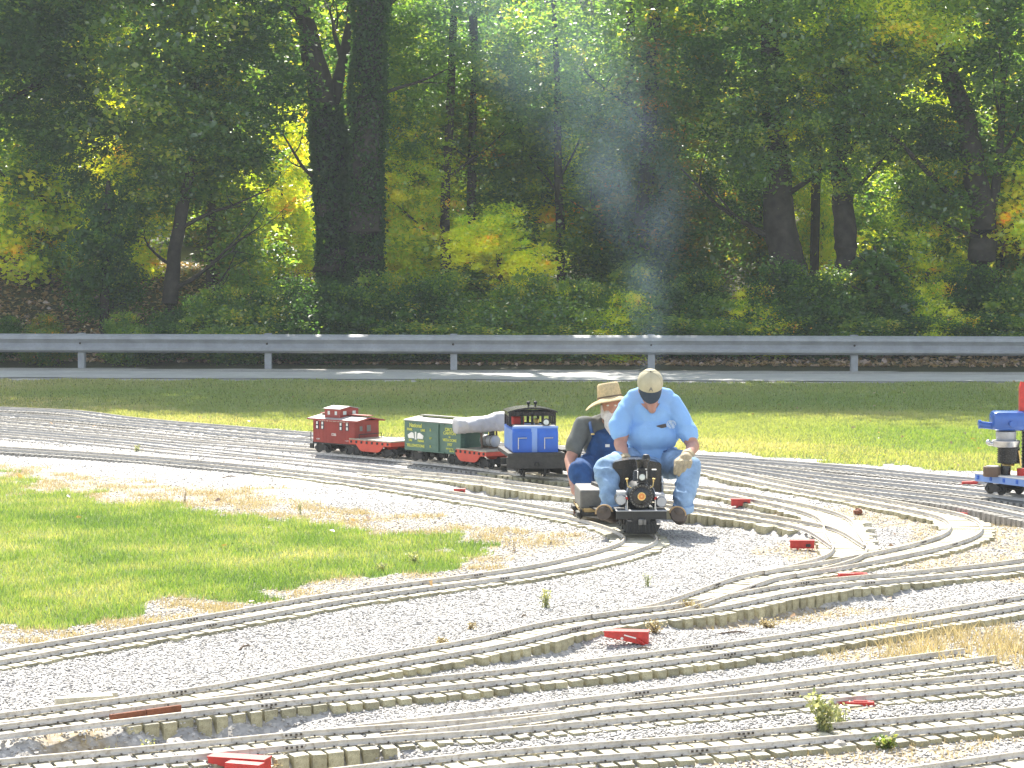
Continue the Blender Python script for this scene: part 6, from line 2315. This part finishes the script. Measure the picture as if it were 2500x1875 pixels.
rings = [(.095, .0), (.12, -.002), (.15, -.010), (.175, -.021), (.196, -.036), (.200, -.040)]
for r_, z_ in rings:
    for i in range(n):
        a = 2 * math.pi * i / n
        zz = z_ - .022 * (abs(math.cos(a)) ** 3) * (r_ / .2) + .018 * (math.sin(a) ** 2) * (r_ / .2) + .003 * math.sin(a * 5)
        vs.append((math.cos(a) * r_ * .98, math.sin(a) * r_ * 1.05, zz))
m_ = len(rings)
for j in range(m_ - 1):
    for i in range(n): fs.append((j * n + i, j * n + (i + 1) % n, (j + 1) * n + (i + 1) % n, (j + 1) * n + i))
n0 = len(vs)
vs += [(x, y, z - .004) for x, y, z in vs]
fs += [tuple(k + n0 for k in f[::-1]) for f in fs]
for i in range(n):
    fs.append(((m_ - 1) * n + i, (m_ - 1) * n + (i + 1) % n, (m_ - 1) * n + (i + 1) % n + n0, (m_ - 1) * n + i + n0))
mb = MB()
mb.add(vs, fs)
b_ = mb.build('hat_brim', M['straw'], d2, smooth=60, loc=hc)
b_.rotation_euler = hr
lathe_obj('hat_band', [(.1035, .002), (.105, .004), (.1035, .017), (.101, .018)], M['wood_dark'], d2, hc, hr, 40, (.92, 1.08, 1))
MB().path([head + Vector((-.078, -.01, .04)), head + Vector((-.072, -.04, -.06)), head + Vector((-.04, -.08, -.17))], .003, 6).build('chin_cord', M['wood_dark'], d2, smooth=True)
hand(d2, wrL, A(1410, 1207, 16.62), M['skin'], 'hand', curl=(.3, -.3, -1), across=(.3, 1, .1), thumb=-1, sz=1.1)
hand(d2, wrR, A(1525, 1178, 16.65), M['skin'], 'hand', curl=(-.3, -.3, -1), across=(1, 0, 0), thumb=-1, sz=1.0)
for s, an in ((-1, ankL), (1, ankR)):
    blob('boot', [('c', an + Vector((0, .03, -.045)), .040, an + Vector((s * .01, -.10, -.055)), .042), ('c', an + Vector((0, .02, -.04)), .042, an, .042)], M['boot'], d2, .01, 3)
g = gp(1412, 1236, .02)
rk = empty('red_lever_box', (g.x - .03, 16.45, hz(g.x, 16.45)), 0, 'small rusty red block by the hand of the man in the straw hat', 'switch box')
MB().box((0, 0, .05), (.05, .05, .09), bev=.004).build('housing', M['rust'], rk)

# ------------------------------------------------------------------ smoke drifting up from the stack
path_px = [(1572, 1140, 15.05, .04), (1575, 1080, 15.2, .06), (1580, 1000, 15.6, .09), (1586, 900, 16.2, .14), (1588, 820, 16.6, .20), (1585, 740, 17.0, .28), (1575, 620, 17.6, .42), (1545, 480, 18.4, .62), (1480, 330, 19.2, .90), (1390, 180, 20.2, 1.25), (1300, 40, 21.2, 1.55), (1220, -120, 22.2, 1.8)]
cps = [pt(a, b, D) for a, b, D, r in path_px]
o0 = cps[0].copy()
mb = MB()
pp, rr_ = [], []
for i in range(len(cps) - 1):
    for k in range(3):
        t = k / 3
        pp.append(cps[i].lerp(cps[i + 1], t) - o0)
        rr_.append((path_px[i][3] * (1 - t) + path_px[i + 1][3] * t) * (1 + .06 * math.sin(i * 3 + k)))
pp.append(cps[-1] - o0)
rr_.append(path_px[-1][3])
mb.path(pp, rr_, 20)
sm_, nt, b0 = new_mat('engine_smoke')
nt.nodes.remove(b0)
tc = nt.nodes.new('ShaderNodeTexCoord')
mp = nt.nodes.new('ShaderNodeMapping')
mp.inputs['Scale'].default_value = (1.3, 1.3, .55)
nt.links.new(tc.outputs['Object'], mp.inputs[0])
nz = noise(nt, 1.6, 4, mp.outputs[0], .6)
dr = ramp(nt, nz.outputs[0], [(0.36, (0, 0, 0)), (0.72, (1, 1, 1))])
ml = N(nt, 'ShaderNodeMath', operation='MULTIPLY')
ml.inputs[1].default_value = SMOKE
# soft plume: density falls off from the drifting centre line
sx = nt.nodes.new('ShaderNodeSeparateXYZ')
nt.links.new(tc.outputs['Object'], sx.inputs[0])
zz = np.array([p.z for p in pp])
zlo, zhi = zz.min(), zz.max()


def fcurve(vals, lo_, hi_):
    mr = nt.nodes.new('ShaderNodeMapRange')
    mr.inputs[1].default_value, mr.inputs[2].default_value = float(zlo), float(zhi)
    nt.links.new(sx.outputs[2], mr.inputs[0])
    fc = nt.nodes.new('ShaderNodeFloatCurve')
    cv = fc.mapping.curves[0]
    idx = list(range(0, len(vals), 3))
    if idx[-1] != len(vals) - 1: idx.append(len(vals) - 1)
    for n_, k_ in enumerate(idx):
        u_, w_ = (zz[k_] - zlo) / (zhi - zlo), (vals[k_] - lo_) / (hi_ - lo_)
        if n_ < 2: 
            cv.points[n_].location = (u_, w_) if n_ == 0 else (u_, w_)
        else: cv.points.new(u_, w_)
    fc.mapping.update()
    nt.links.new(mr.outputs[0], fc.inputs['Value'])
    m2 = nt.nodes.new('ShaderNodeMapRange')
    m2.inputs[3].default_value, m2.inputs[4].default_value = float(lo_), float(hi_)
    nt.links.new(fc.outputs[0], m2.inputs[0])
    return m2.outputs[0]


xs_, ys_, rs_ = [p.x for p in pp], [p.y for p in pp], rr_
cxo, cyo, cro = fcurve(xs_, min(xs_) - .01, max(xs_) + .01), fcurve(ys_, min(ys_) - .01, max(ys_) + .01), fcurve(rs_, 0.0, 2.0)


def mth(op, a_, b_=None):
    m_ = N(nt, 'ShaderNodeMath', operation=op)
    for i_, v_ in enumerate((a_, b_)):
        if v_ is None: continue
        if isinstance(v_, (int, float)): m_.inputs[i_].default_value = v_
        else: nt.links.new(v_, m_.inputs[i_])
    return m_.outputs[0]


dx_, dy_ = mth('SUBTRACT', sx.outputs[0], cxo), mth('SUBTRACT', sx.outputs[1], cyo)
d2_ = mth('ADD', mth('MULTIPLY', dx_, dx_), mth('MULTIPLY', dy_, dy_))
q_ = mth('DIVIDE', d2_, mth('MULTIPLY', cro, cro))
fall = mth('MAXIMUM', mth('SUBTRACT', 1.0, mth('MULTIPLY', q_, 1.15)), 0.0)
fall = mth('MULTIPLY', fall, fall)
thin = mth('DIVIDE', fall, mth('ADD', mth('MULTIPLY', cro, 2.2), .22))
nt.links.new(mth('MULTIPLY', dr.outputs[0], thin), ml.inputs[0])
vp = nt.nodes.new('ShaderNodeVolumePrincipled')
vp.inputs['Color'].default_value = (0.55, 0.76, 1.0, 1)
vp.inputs['Anisotropy'].default_value = 0.35
nt.links.new(ml.outputs[0], vp.inputs['Density'])
nt.links.new(vp.outputs[0], nt.nodes['Material Output'].inputs['Volume'])
so = mb.build('smoke', sm_, loc=o0, smooth=True)
tag(so, 'thin blue-grey smoke drifting up from the locomotive in front of the wood', 'smoke', kind='stuff')

# ------------------------------------------------------------------ weeds and sticks
def weed(px, py, h, label, mk='weed', n=26, spread=.6, leaf=.03, lf=8):
    g = gp(px, py, .01)
    z = hz(g.x, g.y)
    t = empty('weed', (g.x, g.y, z), 0, label, 'weed')
    st, C = MB(), []
    for i in range(n):
        a = rng.uniform(0, 6.28)
        r = rng.uniform(.1, 1) * spread * h * .5
        hh = h * rng.uniform(.5, 1)
        p0 = Vector((rng.gauss(0, .01), rng.gauss(0, .01), -.005))
        p2 = Vector((math.cos(a) * r, math.sin(a) * r, hh))
        p1 = p0.lerp(p2, .5) + Vector((0, 0, hh * .12))
        st.path([p0, p1, p2], [.0016, .0013, .0007], 4)
        for k in range(lf):
            t_ = rng.uniform(.15, 1)
            q = p0.lerp(p1, t_ * 2) if t_ < .5 else p1.lerp(p2, t_ * 2 - 1)
            C.append(tuple(q + Vector((rng.gauss(0, .008), rng.gauss(0, .008), rng.gauss(0, .006)))))
    st.build('stems', M['stick'] if mk == 'drygrass' else M[mk], t)
    V_, F_ = leaf_quads(np.array(C), leaf, .8)
    link('foliage', np_mesh('foliage', V_, F_, M[mk], {'tint': np.repeat(nr.rand(len(C)), 2)}), t)


weed(2010, 1800, .17, 'tall grey-green weed between the rails at the lower right', n=30, spread=.9, leaf=.020, lf=14)
weed(2050, 1790, .12, 'shorter grey-green weed beside the tall one at the lower right', n=16, spread=.9, leaf=.018)
weed(2160, 1826, .05, 'yellow-green low plant by the ties at the lower right', 'grass', 26, 2.4, .022)
weed(1332, 1482, .12, 'pale feathery weed standing in the gravel in the middle', n=22, spread=.9, leaf=.012)
weed(1080, 1180 + 390, .03, 'dry brown tuft against the rail in the middle', 'drygrass', 30, 3.0, .012)
weed(1150, 1535, .05, 'small dry tuft with an orange tip in the gravel', 'drygrass', 12, 1.6, .012)
weed(1580, 1430, .09, 'wispy pale weed right of the middle gravel', n=10, spread=.8, leaf=.010)
weed(362, 1828, .06, 'small yellow weed growing over the rail at the lower left', n=14, spread=1.4, leaf=.012)
weed(262, 1850, .05, 'tiny weed beside the rail at the bottom left', n=10, spread=1.4, leaf=.010)
weed(655, 1872, .06, 'dry weed growing beside the stepped timbers at the bottom left', 'drygrass', 22, 1.6, .012)
weed(730, 1252, .12, 'slender green weed standing at the top edge of the lawn', n=8, spread=.5, leaf=.010)
weed(450, 1225, .12, 'thin upright weed on the dry fringe of the lawn', 'drygrass', 6, .5, .008)
weed(1010, 1372, .09, 'clump of taller weeds at the lower right edge of the lawn', n=14, spread=1.3, leaf=.018)
weed(930, 1390, .06, 'low leafy clump where the lawn meets the curved track', n=12, spread=1.6, leaf=.016)
weed(1253, 1345, .10, 'two thin seed stalks past the right tip of the lawn', 'drygrass', 5, .4, .008)
weed(335, 1110, .07, 'small green tuft in the far left gravel', n=14, spread=1.4, leaf=.014)
weed(1332, 1150, .14, 'yellow-green weed beside the blue engine', n=16, spread=.6, leaf=.026)
weed(1368, 1160, .09, 'low yellow-green weed right of the blue engine', n=12, spread=.8, leaf=.024)
weed(1880, 1520, .05, 'low orange-brown plant under the tie ends right of the middle', 'drygrass', 30, 3.4, .014)
weed(1690, 1500, .07, 'golden weed sprouting over the rails right of the red wedge', 'drygrass', 26, 2.0, .014)
weed(1600, 1545, .08, 'pale green-gold weed behind the large red wedge', 'drygrass', 24, 1.6, .014)
for px, py, L, an, lab in ((600, 1580, .10, 60, 'short forked dead stick in the gravel left of the middle'), (1790, 1545, .16, 5, 'thin dead stick lying on the pale gravel right of the middle'), (1570, 1580, .07, -35, 'small curved twig in front of the large red wedge'),
                           (1280, 1505, .03, 20, 'tiny brown twig by the pale feathery weed'), (560, 1165, .12, 15, 'bent stick on the dry fringe of the lawn')):
    g = gp(px, py, .01)
    t = MB()
    t.path([(-L / 2, 0, .004), (-L * .1, .012, .012), (L * .2, .0, .016), (L / 2, .01, .008)], [.004, .005, .004, .002], 6)
    t.path([(0, .005, .014), (L * .15, .03, .02)], [.003, .0015], 5)
    o = t.build('stick', M['stick'], loc=(g.x, g.y, hz(g.x, g.y)))
    o.rotation_euler = (0, 0, R(an))
    tag(o, lab, 'stick')
rk = [(430, 1800, .07, 'large pale pink rock against the olive tie ends at the lower left'), (500, 1795, .045, 'rusty brown stone beside the pale pink rock'), (826, 1868, .03, 'round tan stone by the stepped timbers at the bottom'),
      (930, 1835, .022, 'single pale stone in the dark gravel at the bottom middle'), (2385, 1690, .03, 'pale round stone at the lower right by the rail'), (2095, 1255, .05, 'orange stone on the dry patch inside the hairpin'), (2175, 1252, .03, 'small brown stone on the dry patch inside the hairpin'),
      (2050, 1838, .04, 'flat white stone in the dry growth at the bottom right'), (1345, 1762, .03, 'yellowish flat stone by the siding points'), (60, 1850, .05, 'pinkish flat rock at the left edge near the bottom')]
for px, py, r_, lab in rk:
    g = gp(px, py, .0)
    t = MB().ell((0, 0, r_ * .35), (r_, r_ * .7, r_ * .55), 12, 8)
    t.v = [tuple(Vector(v) * (1 + .25 * (random.Random(int(1e5 * abs(v[0] + 3 * v[1] + 7 * v[2]))).random() - .5))) for v in t.v]
    o = t.build('rock', M['stonebig'] if 'pale' in lab or 'white' in lab or 'pink' in lab or 'yellow' in lab else M['rust'] if 'rust' in lab or 'orange' in lab or 'brown' in lab else M['stonebig'], loc=(g.x, g.y, hz(g.x, g.y)))
    o.rotation_euler = (0, 0, rng.uniform(0, 3))
    tag(o, lab, 'rock')
